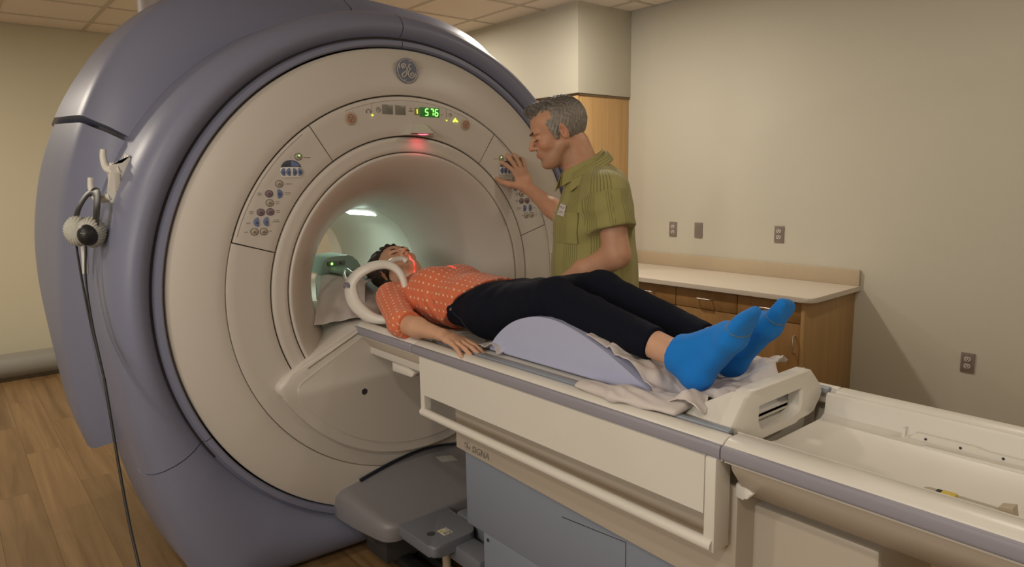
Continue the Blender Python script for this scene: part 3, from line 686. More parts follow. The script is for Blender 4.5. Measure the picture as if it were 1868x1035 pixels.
# tray behind the lifted end
tray = [(-.2061, .982), (-.2061, .905), (.2061, .905), (.2061, .982), (.198, .978), (.19, .930), (.17, .920), (-.04, .918), (-.09, .926), (-.13, .944), (-.19, .966), (-.198, .978)]
pris('tray', tray, 'x', 1.645, 3.2, SHELL2, tb, .0, angle=30)
bm = bmesh.new(); prism(bm, rounded([(1.845, .926), (1.865, .942), (1.99, .942), (2.0, .938), (2.45, .938), (2.45, .926), (2.02, .924), (1.99, .920), (1.88, .920)], .004, 2), 'y', .202, .182, .002, 1); obj('tray_bracket', bm, SHELL2, tb)
bm = bmesh.new()
for x in (1.885, 1.955, 2.035): lathe(bm, [(0, 0), (-.001, .0), (-.001, .003)], (x, .1815, .932), 'y', 10)
obj('bracket_screws', bm, DARK, tb)
bm = bmesh.new(); prism(bm, [(1.835, .920), (1.842, .920), (1.842, .948), (1.835, .945)], 'y', .196, .178); prism(bm, [(1.88, .918), (3.0, .918), (3.0, .926), (2.3, .926), (1.89, .923)], 'y', .192, .155, .002, 1); obj('tray_ledge', bm, SHELL2, tb)
pris('tray_slot', rounded([(1.985, -.146), (2.125, -.146), (2.135, -.120), (1.995, -.120)], .008, 3), 'z', .930, .9505, mat('slot_shadow', (.40, .36, .30), .5), tb)
box('yellow_latch', (2.022, -.144, .945), (2.046, -.124, .955), ORANGE, tb, .002)
box('dark_latch', (2.013, -.145, .945), (2.022, -.125, .954), DARK, tb, .001)
pris('hook_latch', [(2.10, .940), (2.14, .940), (2.135, .968), (2.115, .963)], 'y', -.148, -.122, BEIGE, tb, .002)
# lifting handle at the foot end of the cradle
hd = box('cradle_block', (1.560, -.205, .955), (1.600, .205, .975), SHELL2, tb, .004)
out = [(-.208, .985), (-.200, .995), (-.150, 1.052), (-.138, 1.056), (.125, 1.056), (.140, 1.052), (.206, .992), (.190, .958), (.172, .952), (.165, .936), (.085, .934), (.075, .928), (-.150, .928), (-.19, .955)]
hole = [(-.098, 1.012), (-.098, .975), (-.088, .955), (-.05, .951), (.0, .950), (.05, .951), (.082, .958), (.090, .975), (.090, 1.014)]
def frame(name, outer, inner, x0, x1, m, parent, bev=.006):
    bm = bmesh.new(); layers = []
    N = 72
    def resamp(P):   # polar resample around the centre
        c = (0, .985); res = []
        for k in range(N):
            a = 2 * math.pi * k / N; d = (math.cos(a), math.sin(a)); best = None
            for i in range(len(P)):
                (ax, ay), (bx_, by) = P[i - 1], P[i]; ex, ey = bx_ - ax, by - ay
                den = d[0] * ey - d[1] * ex
                if abs(den) < 1e-9: continue
                t = ((ax - c[0]) * ey - (ay - c[1]) * ex) / den; u = ((ax - c[0]) * d[1] - (ay - c[1]) * d[0]) / den
                if t > 0 and -1e-6 <= u <= 1 + 1e-6 and (best is None or t < best): best = t
            res.append((c[0] + d[0] * best, c[1] + d[1] * best))
        return res
    O = resamp(outer); I = resamp(inner)
    sh = lambda P, s: [(p[0] + (0 - p[0]) * s, p[1] + (.985 - p[1]) * s) for p in P]
    L = [[(x1, *p) for p in O_] for O_ in ()]
    rings = [[(x0, *p) for p in O], [(x1 - bev, *p) for p in O], [(x1, *p) for p in sh(O, .05)], [(x1, *p) for p in sh(I, -.06)], [(x1 - bev, *p) for p in I], [(x0, *p) for p in I]]
    V = [[bm.verts.new(p) for p in r] for r in rings]
    for a, b in zip(V, V[1:] + V[:1]):
        for k in range(N): bm.faces.new((a[k], a[(k + 1) % N], b[(k + 1) % N], b[k]))
    return obj(name, bm, m, parent, angle=40)
frame('lift_handle', out, hole, 1.600, 1.634, SHELL2, tb)
for s in (-1, 1):
    bm = bmesh.new()
    V0 = [(1.50, s * .19, .986), (1.60, s * .205, .976), (1.602, s * .205, .99), (1.602, s * .148, 1.050), (1.602, s * .125, 1.050), (1.602, s * .11, .985), (1.52, s * .15, .986)]
    P = [bm.verts.new(v) for v in [(1.485, s * .195, .984), (1.61, s * .206, .984), (1.61, s * .146, 1.052), (1.61, s * .112, 1.052), (1.61, s * .10, .984), (1.50, s * .155, .984), (1.585, s * .140, 1.044), (1.585, s * .115, 1.044)]]
    a, b, c, d, e, f, g_, h = P
    for q in ((a, b, c, g_), (g_, c, d, h), (h, d, e, f), (a, g_, h, f), (a, f, e, b), (b, e, d, c)): bm.faces.new(q)
    obj('handle_web', bm, SHELL2, tb, angle=30)
# side panel with slot and grab bar
pn = thing_panel = None
po = [(.483, .941), (1.650, .941), (1.650, .752), (1.628, .730), (.505, .736), (.483, .752)]
bm = bmesh.new()
bx(bm, (.483, -.293, .812), (1.6215, -.268, .943), .0); bx(bm, (.483, -.293, .735), (.507, -.268, .812), .0); bx(bm, (1.622, -.293, .728), (1.650, -.235, .943), .004)
sp = obj('side_panel', bm, SHELL2, tb, angle=40)
tub('grab_bar', [(.486, -.288, .749), (1.645, -.288, .744)], .0145, SHELL2, sp, 16)
box('panel_return', (.483, -.268, .80), (1.640, -.262, .95), SHELL2, sp, 0)
bm = bmesh.new(); bx(bm, (.483, .268, .735), (1.650, .293, .943), .003); obj('side_panel', bm, SHELL2, tb, angle=40)
for x0, x1 in ((.175, .335), (1.655, 1.70)):
    zz = .0 if x0 < 1 else .022
    pris('bracket', rounded([(x0, .852 + zz), (x1 - .03, .852 + zz), (x1, .838 + zz), (x1 - .02, .818 + zz), (x0, .815 + zz)], .006, 2), 'y', -.225, -.195, SHELL2, tb, .004)
# pedestal
bm = bmesh.new(); prism(bm, [(.585, .86), (1.66, .86), (1.66, .596), (.585, .632)], 'y', -.222, .222, .004); obj('pedestal_band', bm, mat('band_beige', (.50, .44, .36), .42), tb)
box('pedestal_body', (.612, -.205, .36), (1.60, .205, .632), BLUE2, tb, .006)
box('pedestal_body', (.704, -.205, .03), (1.60, .205, .365), BLUE2, tb, .006)
box('pedestal_rear', (1.60, -.15, .10), (1.93, .15, .80), MAT['band_beige'], tb, .01)
bm = bmesh.new(); tube(bm, [(1.088, -.2055, .566), (1.329, -.2055, .588), (1.330, -.2055, .30)], .0012, 5); obj('hatch_seam', bm, DARK, tb)
bm = bmesh.new(); lathe(bm, [(0, 0), (-.002, .0), (-.002, .006), (0, .006)], (.732, -.2055, .345), 'y', 12); obj('bolt', bm, DARK, tb)
box('table_foot', (.75, -.20, .0), (1.85, .20, .06), DARK, tb, .01)
for x, y in ((.78, -.17), (.78, .17), (1.85, -.17), (1.85, .17)): lat('caster', [(-.02, 0), (-.02, .04), (.02, .04), (.02, 0)], (x, y, .04), 'y', BLACK, tb, 18)
badge(.652, -.2225, .657, .0165, 'y-', tb, (MAT['band_beige'], PRINT), th=.001)
text('lettering', 'SIGNA', .034, M_ny(.722, -.2228, .652), PRINT, tb, .0008, .25, .95)
# ================================================================== soft shapes: signed-distance modelling
def smin(a, b, k):
    if k <= 0: return np.minimum(a, b)
    h = np.maximum(k - np.abs(a - b), 0) / k
    return np.minimum(a, b) - h * h * k * .25
def V3(*a): return np.array(a, dtype=np.float32)
class Fr:
    """local frame: p_world = o + s * (B @ p_local); columns of B are the local axes"""
    def __init__(self, o, B, s=1.0): self.o = np.array(o, float); self.B = np.array(B, float); self.s = s
    def pt(self, p): return self.o + self.s * (self.B @ np.array(p, float))
    def inv(self, P): return ((P - self.o.astype(np.float32)) @ self.B.astype(np.float32)) / self.s
    def child(self, o, B2, s=1.0): return Fr(self.pt(o), self.B @ np.array(B2, float), self.s * s)
ID = Fr((0, 0, 0), np.eye(3))
def rotm(axis, deg):
    q = Matrix.Rotation(R(deg), 3, axis); return np.array([[q[i][j] for j in range(3)] for i in range(3)])
def ell(c, r, fr=ID, rot=None):
    B = np.eye(3) if rot is None else rot
    c = np.array(c, float); r_ = np.array(r, np.float32)
    def fn(P):
        q = (fr.inv(P) - c.astype(np.float32)) @ B.astype(np.float32)
        k0 = np.sqrt(((q / r_) ** 2).sum(-1)); k1 = np.sqrt(((q / (r_ * r_)) ** 2).sum(-1)) + 1e-9
        return k0 * (k0 - 1) / k1 * fr.s
    return fr.pt(c), max(r) * fr.s, fn
def cone(a, b, ra, rb, fr=ID):
    a, b = fr.pt(a), fr.pt(b); ra *= fr.s; rb *= fr.s
    a32 = a.astype(np.float32); ab = (b - a).astype(np.float32); L2 = float(ab @ ab) + 1e-12
    def fn(P):
        q = P - a32; t = np.clip((q @ ab) / L2, 0, 1)
        return np.sqrt(((q - t[..., None] * ab) ** 2).sum(-1)) - (ra + (rb - ra) * t)
    return (a + b) / 2, np.linalg.norm(b - a) / 2 + max(ra, rb), fn
def eco(a, b, wa, wb, da, db, side, fr=ID):
    """elliptical cone: half-width w along 'side', half-depth d along the third axis"""
    a, b = fr.pt(a), fr.pt(b); side = fr.B @ np.array(side, float); s = fr.s
    ax = b - a; Ln = np.linalg.norm(ax); ax = ax / Ln; side = side - ax * (side @ ax); side /= np.linalg.norm(side); nn = np.cross(ax, side)
    a32, x32, s32, n32 = [q.astype(np.float32) for q in (a, ax, side, nn)]
    def fn(P):
        q = P - a32; h = q @ x32; t = np.clip(h / Ln, 0, 1); e = h - t * Ln
        w_ = (wa + (wb - wa) * t) * s; d_ = (da + (db - da) * t) * s; m = np.minimum(w_, d_)
        u = (q @ s32) / w_; v = (q @ n32) / d_; ee = e / m
        k0 = np.sqrt(u * u + v * v + ee * ee); k1 = np.sqrt((u / w_) ** 2 + (v / d_) ** 2 + (ee / m) ** 2) + 1e-9
        return k0 * (k0 - 1) / k1
    return (a + b) / 2, Ln / 2 + max(wa, wb, da, db) * s, fn
def clipped(shape, *planes):
    """planes: (point, normal); keep the side the normal points away from"""
    c, r, f = shape
    def fn(P):
        d = f(P)
        for p, n in planes:
            n = np.array(n, np.float32); n /= np.linalg.norm(n); d = np.maximum(d, (P - np.array(p, np.float32)) @ n)
        return d
    return c, r, fn
def field(ops, lo, hi, h, disp=None):
    lo = np.array(lo, np.float32); n = np.ceil((np.array(hi) - lo) / h).astype(int) + 1
    ax = [lo[i] + h * np.arange(n[i], dtype=np.float32) for i in range(3)]
    D = np.full(n, 1.0, np.float32)
    for mode, (c, r, fn), k in ops:
        m = r + k + 3 * h
        i0 = [max(0, int((c[i] - m - lo[i]) / h)) for i in range(3)]; i1 = [min(n[i], int((c[i] + m - lo[i]) / h) + 2) for i in range(3)]
        if any(i1[i] <= i0[i] for i in range(3)): continue
        P = np.stack(np.meshgrid(ax[0][i0[0]:i1[0]], ax[1][i0[1]:i1[1]], ax[2][i0[2]:i1[2]], indexing='ij'), -1)
        s = (slice(i0[0], i1[0]), slice(i0[1], i1[1]), slice(i0[2], i1[2])); d = fn(P)
        if mode == '+': D[s] = smin(D[s], d, k)
        elif mode == '-': D[s] = -smin(-D[s], d, k)
        elif mode == '&': D[s] = -smin(-D[s], -d, k)
    if disp is not None:
        m = np.abs(D) < .035; idx = np.argwhere(m); P = lo + idx.astype(np.float32) * h; D[m] += disp(P)
    return D, lo, h
def nets(D, lo, h):
    """surface nets -> vertices, quads"""
    S = D < 0; n = D.shape
    cnt = np.zeros([k - 1 for k in n], np.int8)
    for i in (0, 1):
        for j in (0, 1):
            for k in (0, 1): cnt += S[i:n[0] - 1 + i, j:n[1] - 1 + j, k:n[2] - 1 + k]
    act = (cnt > 0) & (cnt < 8); C = np.argwhere(act); vid = np.full(act.shape, -1, np.int64); vid[act] = np.arange(len(C))
    acc = np.zeros((len(C), 3)); w_ = np.zeros(len(C))
    cor = [(i, j, k) for i in (0, 1) for j in (0, 1) for k in (0, 1)]
    val = {c: D[C[:, 0] + c[0], C[:, 1] + c[1], C[:, 2] + c[2]] for c in cor}
    for a in cor:
        for d in range(3):
            if a[d]: continue
            b = tuple(a[q] + (q == d) for q in range(3)); va, vb = val[a], val[b]; m = (va < 0) != (vb < 0)
            t = np.zeros(len(C)); t[m] = va[m] / (va[m] - vb[m]); p = np.repeat(np.array([a], float), len(C), 0); p[:, d] += t
            acc[m] += p[m]; w_[m] += 1
    V = (C + acc / w_[:, None]) * h + lo
    Q = []
    for d in range(3):
        u, v = (d + 1) % 3, (d + 2) % 3
        sl0 = [slice(None)] * 3; sl1 = [slice(None)] * 3; sl0[d] = slice(0, n[d] - 1); sl1[d] = slice(1, n[d])
        a, b = S[tuple(sl0)], S[tuple(sl1)]; ch = np.argwhere(a != b)
        ch = ch[(ch[:, u] > 0) & (ch[:, v] > 0) & (ch[:, u] < n[u] - 1) & (ch[:, v] < n[v] - 1)]
        if not len(ch): continue
        f = a[ch[:, 0], ch[:, 1], ch[:, 2]]
        e = np.eye(3, dtype=int); q = [ch, ch - e[u], ch - e[u] - e[v], ch - e[v]]
        ids = np.stack([vid[p[:, 0], p[:, 1], p[:, 2]] for p in q], 1); ids[~f] = ids[~f][:, ::-1]; Q.append(ids)
    return V, np.concatenate(Q)
def smooth_mesh(V, Q, it=2, lam=.5):
    n = len(V)
    E = np.concatenate([Q[:, [0, 1]], Q[:, [1, 2]], Q[:, [2, 3]], Q[:, [3, 0]]])
    for k in range(it * 2):
        l = lam if k % 2 == 0 else -lam * 1.04
        S = np.zeros_like(V); W = np.bincount(E[:, 0], minlength=n) + np.bincount(E[:, 1], minlength=n)
        for i in range(3): S[:, i] = np.bincount(E[:, 0], V[E[:, 1], i], n) + np.bincount(E[:, 1], V[E[:, 0], i], n)
        V = V + l * (S / np.maximum(W, 1)[:, None] - V)
    return V
def tiles(ops, lo, hi, h, fine=(), disp=None, it=1):
    """coarse mesh everywhere, finer mesh inside the given boxes, one surface"""
    VV, QQ = [], []; off = 0
    V, Q = nets(*field(ops, lo, hi, h, disp)); V = smooth_mesh(V, Q, it)
    keep = np.ones(len(Q), bool)
    for (a, b, hf) in fine:
        a, b = np.array(a), np.array(b); ins = ((V > a + hf) & (V < b - hf)).all(1); keep &= ~ins[Q].all(1)
    Q = Q[keep]; VV.append(V); QQ.append(Q); off = len(V)
    for k, (a, b, hf) in enumerate(fine):
        a, b = np.array(a), np.array(b); V, Q = nets(*field(ops, a - 3 * hf, b + 3 * hf, hf, disp)); V = smooth_mesh(V, Q, it)
        ins = ((V > a - hf) & (V < b + hf)).all(1); kk = ins[Q].all(1)
        for (a2, b2, _) in fine[:k]: kk &= ~(((V > np.array(a2)) & (V < np.array(b2))).all(1))[Q].all(1)
        VV.append(V); QQ.append(Q[kk] + off); off += len(V)
    V = np.concatenate(VV); Q = np.concatenate(QQ); used = np.unique(Q); mp = np.full(len(V), -1); mp[used] = np.arange(len(used))
    return V[used], mp[Q]
def qobj(name, V, Q, m, parent=None, M=None, uv=None, tint=None, mi=None):
    if M is not None: V = V @ M[:3, :3].T + M[:3, 3]
    me = bpy.data.meshes.new(name); me.vertices.add(len(V)); me.vertices.foreach_set('co', V.astype(np.float32).ravel())
    me.loops.add(len(Q) * 4); me.loops.foreach_set('vertex_index', Q.astype(np.int32).ravel())
    me.polygons.add(len(Q)); me.polygons.foreach_set('loop_start', np.arange(0, len(Q) * 4, 4, dtype=np.int32))
    me.polygons.foreach_set('loop_total', np.full(len(Q), 4, np.int32)); me.polygons.foreach_set('use_smooth', np.ones(len(Q), bool))
    me.update(calc_edges=True)
    for q in (m if isinstance(m, (list, tuple)) else [m]): me.materials.append(q)
    if uv is not None:
        l = me.uv_layers.new(name='UVMap'); l.data.foreach_set('uv', uv[Q.ravel()].astype(np.float32).ravel())
    if tint is not None:
        a = me.color_attributes.new('tint', 'FLOAT_COLOR', 'POINT'); c = np.ones((len(V), 4), np.float32); c[:, :3] = tint; a.data.foreach_set('color', c.ravel())
    if mi is not None: me.polygons.foreach_set('material_index', mi.astype(np.int32))
    o = bpy.data.objects.new(name, me); link(o); parent_to(o, parent); return o
def wob(P, f, ph=0):
    return (np.sin(P[:, 0] * f + 1.3 * np.sin(P[:, 1] * f * .7 + ph)) + np.sin(P[:, 1] * f * 1.13 + 1.7 * np.sin(P[:, 2] * f * .8 + ph * 2)) + np.sin(P[:, 2] * f * .93 + 1.1 * np.sin(P[:, 0] * f * .9 + ph))) / 3
def folds(P, c, rad, d, freq, amp, ph=0):
    """a bundle of cloth folds around point c running across direction d"""
    q = P - np.array(c, np.float32); w_ = np.exp(-(q ** 2).sum(-1) / (rad * rad)); d = np.array(d, np.float32); d /= np.linalg.norm(d)
    return amp * w_ * np.sin((q @ d) * freq + ph + 1.2 * wob(P, 18, ph))

# materials for people --------------------------------------------------
def skin_mat(name, col):
    m = mat(name, col, .5, sss=.12, spec=.4); nt = m.node_tree; N, L = nt.nodes, nt.links; b = N['Principled BSDF']
    at = N.new('ShaderNodeAttribute'); at.attribute_name = 'tint'; tc = N.new('ShaderNodeTexCoord'); nz = N.new('ShaderNodeTexNoise'); nz.inputs['Scale'].default_value = 35; nz.inputs['Detail'].default_value = 4
    L.new(tc.outputs['Object'], nz.inputs['Vector']); mr = N.new('ShaderNodeMapRange'); mr.inputs['To Min'].default_value = .88; mr.inputs['To Max'].default_value = 1.12; L.new(nz.outputs['Fac'], mr.inputs['Value'])
    v = N.new('ShaderNodeVectorMath'); v.operation = 'MULTIPLY'; v.inputs[0].default_value = col; L.new(at.outputs['Color'], v.inputs[1])
    v2 = N.new('ShaderNodeVectorMath'); v2.operation = 'SCALE'; L.new(v.outputs[0], v2.inputs[0]); L.new(mr.outputs[0], v2.inputs['Scale']); L.new(v2.outputs[0], b.inputs['Base Color'])
    return m
SKIN_W = skin_mat('skin_light', (.62, .36, .235)); SKIN_M = skin_mat('skin_warm', (.56, .30, .185))
def mathn(N, L, op, a, b=None):
    n = N.new('ShaderNodeMath'); n.operation = op
    for i, q in enumerate((a, b)):
        if q is None: continue
        if hasattr(q, 'links') or hasattr(q, 'is_output'): L.new(q, n.inputs[i])
        else: n.inputs[i].default_value = q
    return n.outputs[0]
def dots_mat():
    m = mat('coral_polka_dot', (.72, .175, .075), .8, sheen=.2, bump=.15, bscale=900); nt = m.node_tree; N, L = nt.nodes, nt.links; b = N['Principled BSDF']
    uv = N.new('ShaderNodeUVMap'); sp = N.new('ShaderNodeSeparateXYZ'); L.new(uv.outputs[0], sp.inputs[0]); sc = 1 / .0265
    M_ = lambda op, a, b_=None: mathn(N, L, op, a, b_)
    v = M_('MULTIPLY', sp.outputs[1], sc * 1.08); row = M_('FLOOR', v); par = M_('MULTIPLY', M_('MODULO', M_('ABSOLUTE', row), 2.0), .5)
    u = M_('ADD', M_('MULTIPLY', sp.outputs[0], sc), par); fu = M_('SUBTRACT', M_('FRACT', u), .5); fv = M_('SUBTRACT', M_('FRACT', v), .5)
    # slightly ragged small dots
    tc = N.new('ShaderNodeTexCoord'); nz = N.new('ShaderNodeTexNoise'); nz.inputs['Scale'].default_value = 90; L.new(tc.outputs['Object'], nz.inputs['Vector'])
    fu2 = M_('ADD', fu, M_('MULTIPLY', fv, .35)); d = M_('SQRT', M_('ADD', M_('MULTIPLY', fu2, fu2), M_('MULTIPLY', fv, fv)))
    th = M_('ADD', .08, M_('MULTIPLY', nz.outputs['Fac'], .13)); w_ = M_('LESS_THAN', d, th)
    mx = N.new('ShaderNodeMix'); mx.data_type = 'RGBA'; L.new(w_, mx.inputs[0]); mx.inputs[6].default_value = (.72, .175, .075, 1); mx.inputs[7].default_value = (.82, .62, .42, 1); L.new(mx.outputs[2], b.inputs['Base Color'])
    return m
CORAL = dots_mat()
def stripe_mat():
    m = mat('olive_striped_cotton', (.30, .275, .095), .85, sheen=.15, bump=.2, bscale=700); nt = m.node_tree; N, L = nt.nodes, nt.links; b = N['Principled BSDF']
    uv = N.new('ShaderNodeUVMap'); sp = N.new('ShaderNodeSeparateXYZ'); L.new(uv.outputs[0], sp.inputs[0]); M_ = lambda op, a, b_=None: mathn(N, L, op, a, b_)
    u = sp.outputs[0]
    fine = M_('GREATER_THAN', M_('SINE', M_('MULTIPLY', u, 2 * math.pi / .0085)), .55)
    band = M_('GREATER_THAN', M_('SINE', M_('ADD', M_('MULTIPLY', u, 2 * math.pi / .105), .9)), -.25)
    f = M_('MULTIPLY', M_('MULTIPLY', fine, band), .85)
    mx = N.new('ShaderNodeMix'); mx.data_type = 'RGBA'; L.new(f, mx.inputs[0]); mx.inputs[6].default_value = (.335, .305, .105, 1); mx.inputs[7].default_value = (.17, .155, .05, 1)
    nz = N.new('ShaderNodeTexNoise'); nz.inputs['Scale'].default_value = 7; L.new(uv.outputs[0], nz.inputs['Vector']); mr = N.new('ShaderNodeMapRange'); mr.inputs['To Min'].default_value = .85; mr.inputs['To Max'].default_value = 1.15; L.new(nz.outputs['Fac'], mr.inputs['Value'])
    v2 = N.new('ShaderNodeVectorMath'); v2.operation = 'SCALE'; L.new(mx.outputs[2], v2.inputs[0]); L.new(mr.outputs[0], v2.inputs['Scale']); L.new(v2.outputs[0], b.inputs['Base Color'])
    return m
OLIVE = stripe_mat()
JEANS = mat('dark_denim', (.0045, .006, .014), .9, sheen=.0, spec=.2, bump=.35, bscale=600, var=.12, vscale=20)
SOCK = mat('bright_blue_knit', (.003, .20, .68), .9, sheen=.06, bump=.35, bscale=450)
SEAMC = mat('grey_seam', (.16, .20, .22), .9)
KHAKI = mat('khaki_cloth', (.20, .16, .10), .85, bump=.2, bscale=500)
HAIR_M = skin_mat('greying_hair', (.27, .25, .225)); HAIR_M.node_tree.nodes['Principled BSDF'].inputs['Subsurface Weight'].default_value = 0; HAIR_T = mat('dark_grey_hair', (.085, .072, .062), .55, var=.6, vscale=140)
HAIR_W = mat('dark_brown_hair', (.035, .02, .012), .55, var=.5, vscale=90); BROW = mat('dark_brow', (.045, .028, .02), .7)
NAIL = mat('pale_nail', (.66, .42, .33), .3)
SHEET = mat('white_cotton_sheet', (.66, .60, .57), .85, sheen=.1, bump=.15, bscale=500)
WEDGE = mat('lilac_vinyl_foam', (.46, .49, .68), .55, bump=.1, bscale=60)

# canonical head: x forward, y to the figure's left, z up; 0.235 m from chin to crown ---------------
def head_ops(fr, fem=0.0):
    o = []; A = lambda s, k=.012: o.append(('+', s, k)); S = lambda s, k=.008: o.append(('-', s, k))
    E = lambda c, r, rot=None: ell(c, r, fr, rot)
    A(E((-.018, 0, .036), (.094, .076, .084)), 0); A(E((.036, 0, .045), (.050, .064, .050)), .03)
    A(E((.034, 0, -.020), (.054, .058 - .003 * fem, .080)), .03)
    for s in (-1, 1):
        A(cone((-.002, s * .053, -.045), (.058, s * .020, -.097), .0185 - .003 * fem, .014, fr), .03)
        A(E((.060, s * .040, -.026), (.022, .020, .020)), .02)
        A(E((.083, s * .028, .020), (.010, .024, .008)), .014)
    A(cone((.045, -.012, -.085), (.045, .012, -.085), .030, .030, fr), .03)
    A(E((.073, 0, -.099), (.016, .020, .014)), .016)
    A(E((.072, 0, -.058), (.022, .030, .024)), .02)                       # muzzle
    A(cone((.086, 0, .014), (.108, 0, -.026), .0070, .0100, fr), .012); A(E((.1075, 0, -.030), (.0105, .0095, .0085)), .006)
    for s in (-1, 1): A(E((.095, s * .0125, -.033), (.0095, .0068, .0070)), .006)
    for s in (-1, 1):
        S(E((.100, s * .031, .0035), (.017, .018, .0115)), .014)
        A(E((.0775, s * .031, .0005), (.0125, .0145, .0110)), .005)       # closed lids over the eyes
        S(cone((.0915, s * .019, -.0060), (.086, s * .043, -.0055), .0013, .0010, fr), .002)
        S(E((.101, s * .0075, -.0405), (.0045, .0040, .0030)), .002)
    A(E((.0900, 0, -.0555), (.0085, .0215, .0045)), .005); A(E((.0885, 0, -.0655), (.0090, .0185, .0058)), .005)
    S(cone((.0985, -.017, -.0605), (.0985, .017, -.0605), .0012, .0012, fr), .003)
    S(E((.094, 0, -.077), (.008, .018, .0045)), .008)
    for s in (-1, 1):
        rt = rotm('Z', s * 24) @ rotm('Y', 12)
        A(E((-.010, s * .080, -.004), (.0175, .0062, .031), rt), .006); S(E((-.004, s * .0865, -.001), (.0095, .0045, .019), rt), .004)
        A(E((-.002, s * .0805, -.006), (.0045, .004, .008)), .004)
    return o
def head_tint(V, fr, base=1.0, stubble=0.0, lipc=(1.0, .62, .62)):
    p = (V - fr.o) @ fr.B / fr.s; T = np.ones((len(V), 3))
    lips = np.exp(-((np.abs(p[:, 2] + .0605) / .0085) ** 4 + (np.abs(p[:, 1]) / .021) ** 4)) * (p[:, 0] > .075) * (np.abs(p[:, 1]) < .04)
    T = T * (1 - lips[:, None]) + lips[:, None] * np.array(lipc)
    ck = np.exp(-(((p[:, 0] - .065) / .03) ** 2 + ((np.abs(p[:, 1]) - .042) / .02) ** 2 + ((p[:, 2] + .025) / .022) ** 2)) + np.exp(-(((p[:, 0] - .11) / .015) ** 2 + (p[:, 1] / .015) ** 2 + ((p[:, 2] + .03) / .015) ** 2)) + np.exp(-(((np.abs(p[:, 1]) - .085) / .012) ** 2 + ((p[:, 0] + .01) / .03) ** 2 + (p[:, 2] / .04) ** 2))
    T *= 1 + ck[:, None] * np.array([.04, -.12, -.12])
    if stubble:
        st = ((p[:, 2] < -.035) & (p[:, 2] > -.125) & (p[:, 0] > -.02)) * np.clip((-.035 - p[:, 2]) / .02, 0, 1) * (1 - lips)
        T *= 1 - stubble * st[:, None] * np.array([.9, .7, .6])
    return T
def face_lines(fr, parent, M, fem):
    for s in (-1, 1):
        P = [fr.pt(q) for q in ((.0925, s * .0175, -.0045), (.0940, s * .024, -.0075), (.0925, s * .033, -.0085), (.0880, s * .041, -.0065), (.0850, s * .0455, -.0035))]
        if M is not None: P = [M[:3, :3] @ q + M[:3, 3] for q in P]
        P = catmull(P, 4); n = len(P); tub('eyelashes', P, [(.0009 + .0009 * math.sin(math.pi * k / (n - 1))) * (1.25 if fem else 1) * fr.s for k in range(n)], BROW, parent, 6)
        P = [fr.pt(q) for q in ((.0960, s * .014, .0165), (.0955, s * .024, .0215), (.0900, s * .036, .0235), (.0800, s * .0475, .0190))]
        if M is not None: P = [M[:3, :3] @ q + M[:3, 3] for q in P]
        P = catmull(P, 4); n = len(P); tub('eyebrow', P, [(.0012 + (.0022 if not fem else .0013) * math.sin(math.pi * (.15 + .8 * k / (n - 1)))) * fr.s for k in range(n)], BROW, parent, 8, flat=[.0018] * n)
def hand_ops(fr, spread, curl, thumb, side=1, k=.006, fem=0):
    """hand frame: x wrist->fingers, y towards the thumb side (times side), z out of the back of the hand"""
    o = []; f = 1 - .08 * fem; A = lambda s, kk=k: o.append(('+', s, kk)); J = []
    A(eco((.0, 0, 0), (.045, side * .002, .0), .026 * f, .036 * f, .018 * f, .0155 * f, (0, 1, 0), fr), .012)
    A(eco((.045, side * .002, 0), (.086, side * .002, -.002), .036 * f, .038 * f, .0155 * f, .0120 * f, (0, 1, 0), fr), .012)
    A(ell((.030, side * .024, -.010), (.030, .015, .014), fr), .012)
    base = [(.088, .0285), (.093, .0095), (.090, -.0100), (.082, -.0275)]; ln = [(.042, .025, .020), (.046, .029, .021), (.043, .027, .021), (.034, .020, .018)]; rad = [.0096, .0098, .0092, .0082]
    for i in range(4):
        p = np.array([base[i][0], side * base[i][1], -.001]); a = R(spread[i]) * side; c = 0; r = rad[i] * f
        A(cone((.050, side * base[i][1] * .75, -.001), p, r * .9, r * 1.06, fr), .006)
        for j in range(3):
            c += R(curl[i][j]); d = np.array([math.cos(a) * math.cos(c), math.sin(a) * math.cos(c), -math.sin(c)]); q = p + d * ln[i][j] * f
            A(cone(p, q, r * (1.0 - .06 * j), r * (.95 - .07 * j), fr), .0035); p = q
        J.append((p, d, r))
    p = np.array([.020, side * .026, -.006])
    for (az, el, L, r0, r1) in thumb:
        d = np.array([math.cos(R(az)) * math.cos(R(el)), side * math.sin(R(az)) * math.cos(R(el)), math.sin(R(el))]); q = p + d * L * f
        A(cone(p, q, r0 * f, r1 * f, fr), .008); p = q
    J.append((p, d, r1))
    return o, J
def nails(J, fr, parent, M, name='fingernail'):
    for p, d, r in J[:4]:
        up = np.cross(np.array([-d[1], d[0], 0]), d); up = -up if up[2] < 0 else up; up /= np.linalg.norm(up)
        c = p - d * .0015 + up * r * .72; sd = np.cross(d, up); bm = bmesh.new(); n = 12; vs = []
        for k in range(n):
            a = 2 * math.pi * k / n; q = c + d * math.cos(a) * .0055 + sd * math.sin(a) * .0045 - up * (math.sin(a) ** 2) * .0012; q = fr.pt(q)
            if M is not None: q = M[:3, :3] @ q + M[:3, 3]
            vs.append(q)
        cc = fr.pt(c + up * .0012); cc = M[:3, :3] @ cc + M[:3, 3] if M is not None else cc
        cv = bm.verts.new(cc); vv = [bm.verts.new(v) for v in vs]
        for k in range(n): bm.faces.new((cv, vv[k], vv[(k + 1) % n]))
        obj(name, bm, NAIL, parent)
def rows(x, y, z): return np.array([x, y, z], float).T
def fr_axes(o, xdir, zhint, s=1.0):
    x = np.array(xdir, float); x /= np.linalg.norm(x); z = np.array(zhint, float); z -= x * (z @ x); z /= np.linalg.norm(z); y = np.cross(z, x)
    return Fr(o, rows(x, y, z), s)

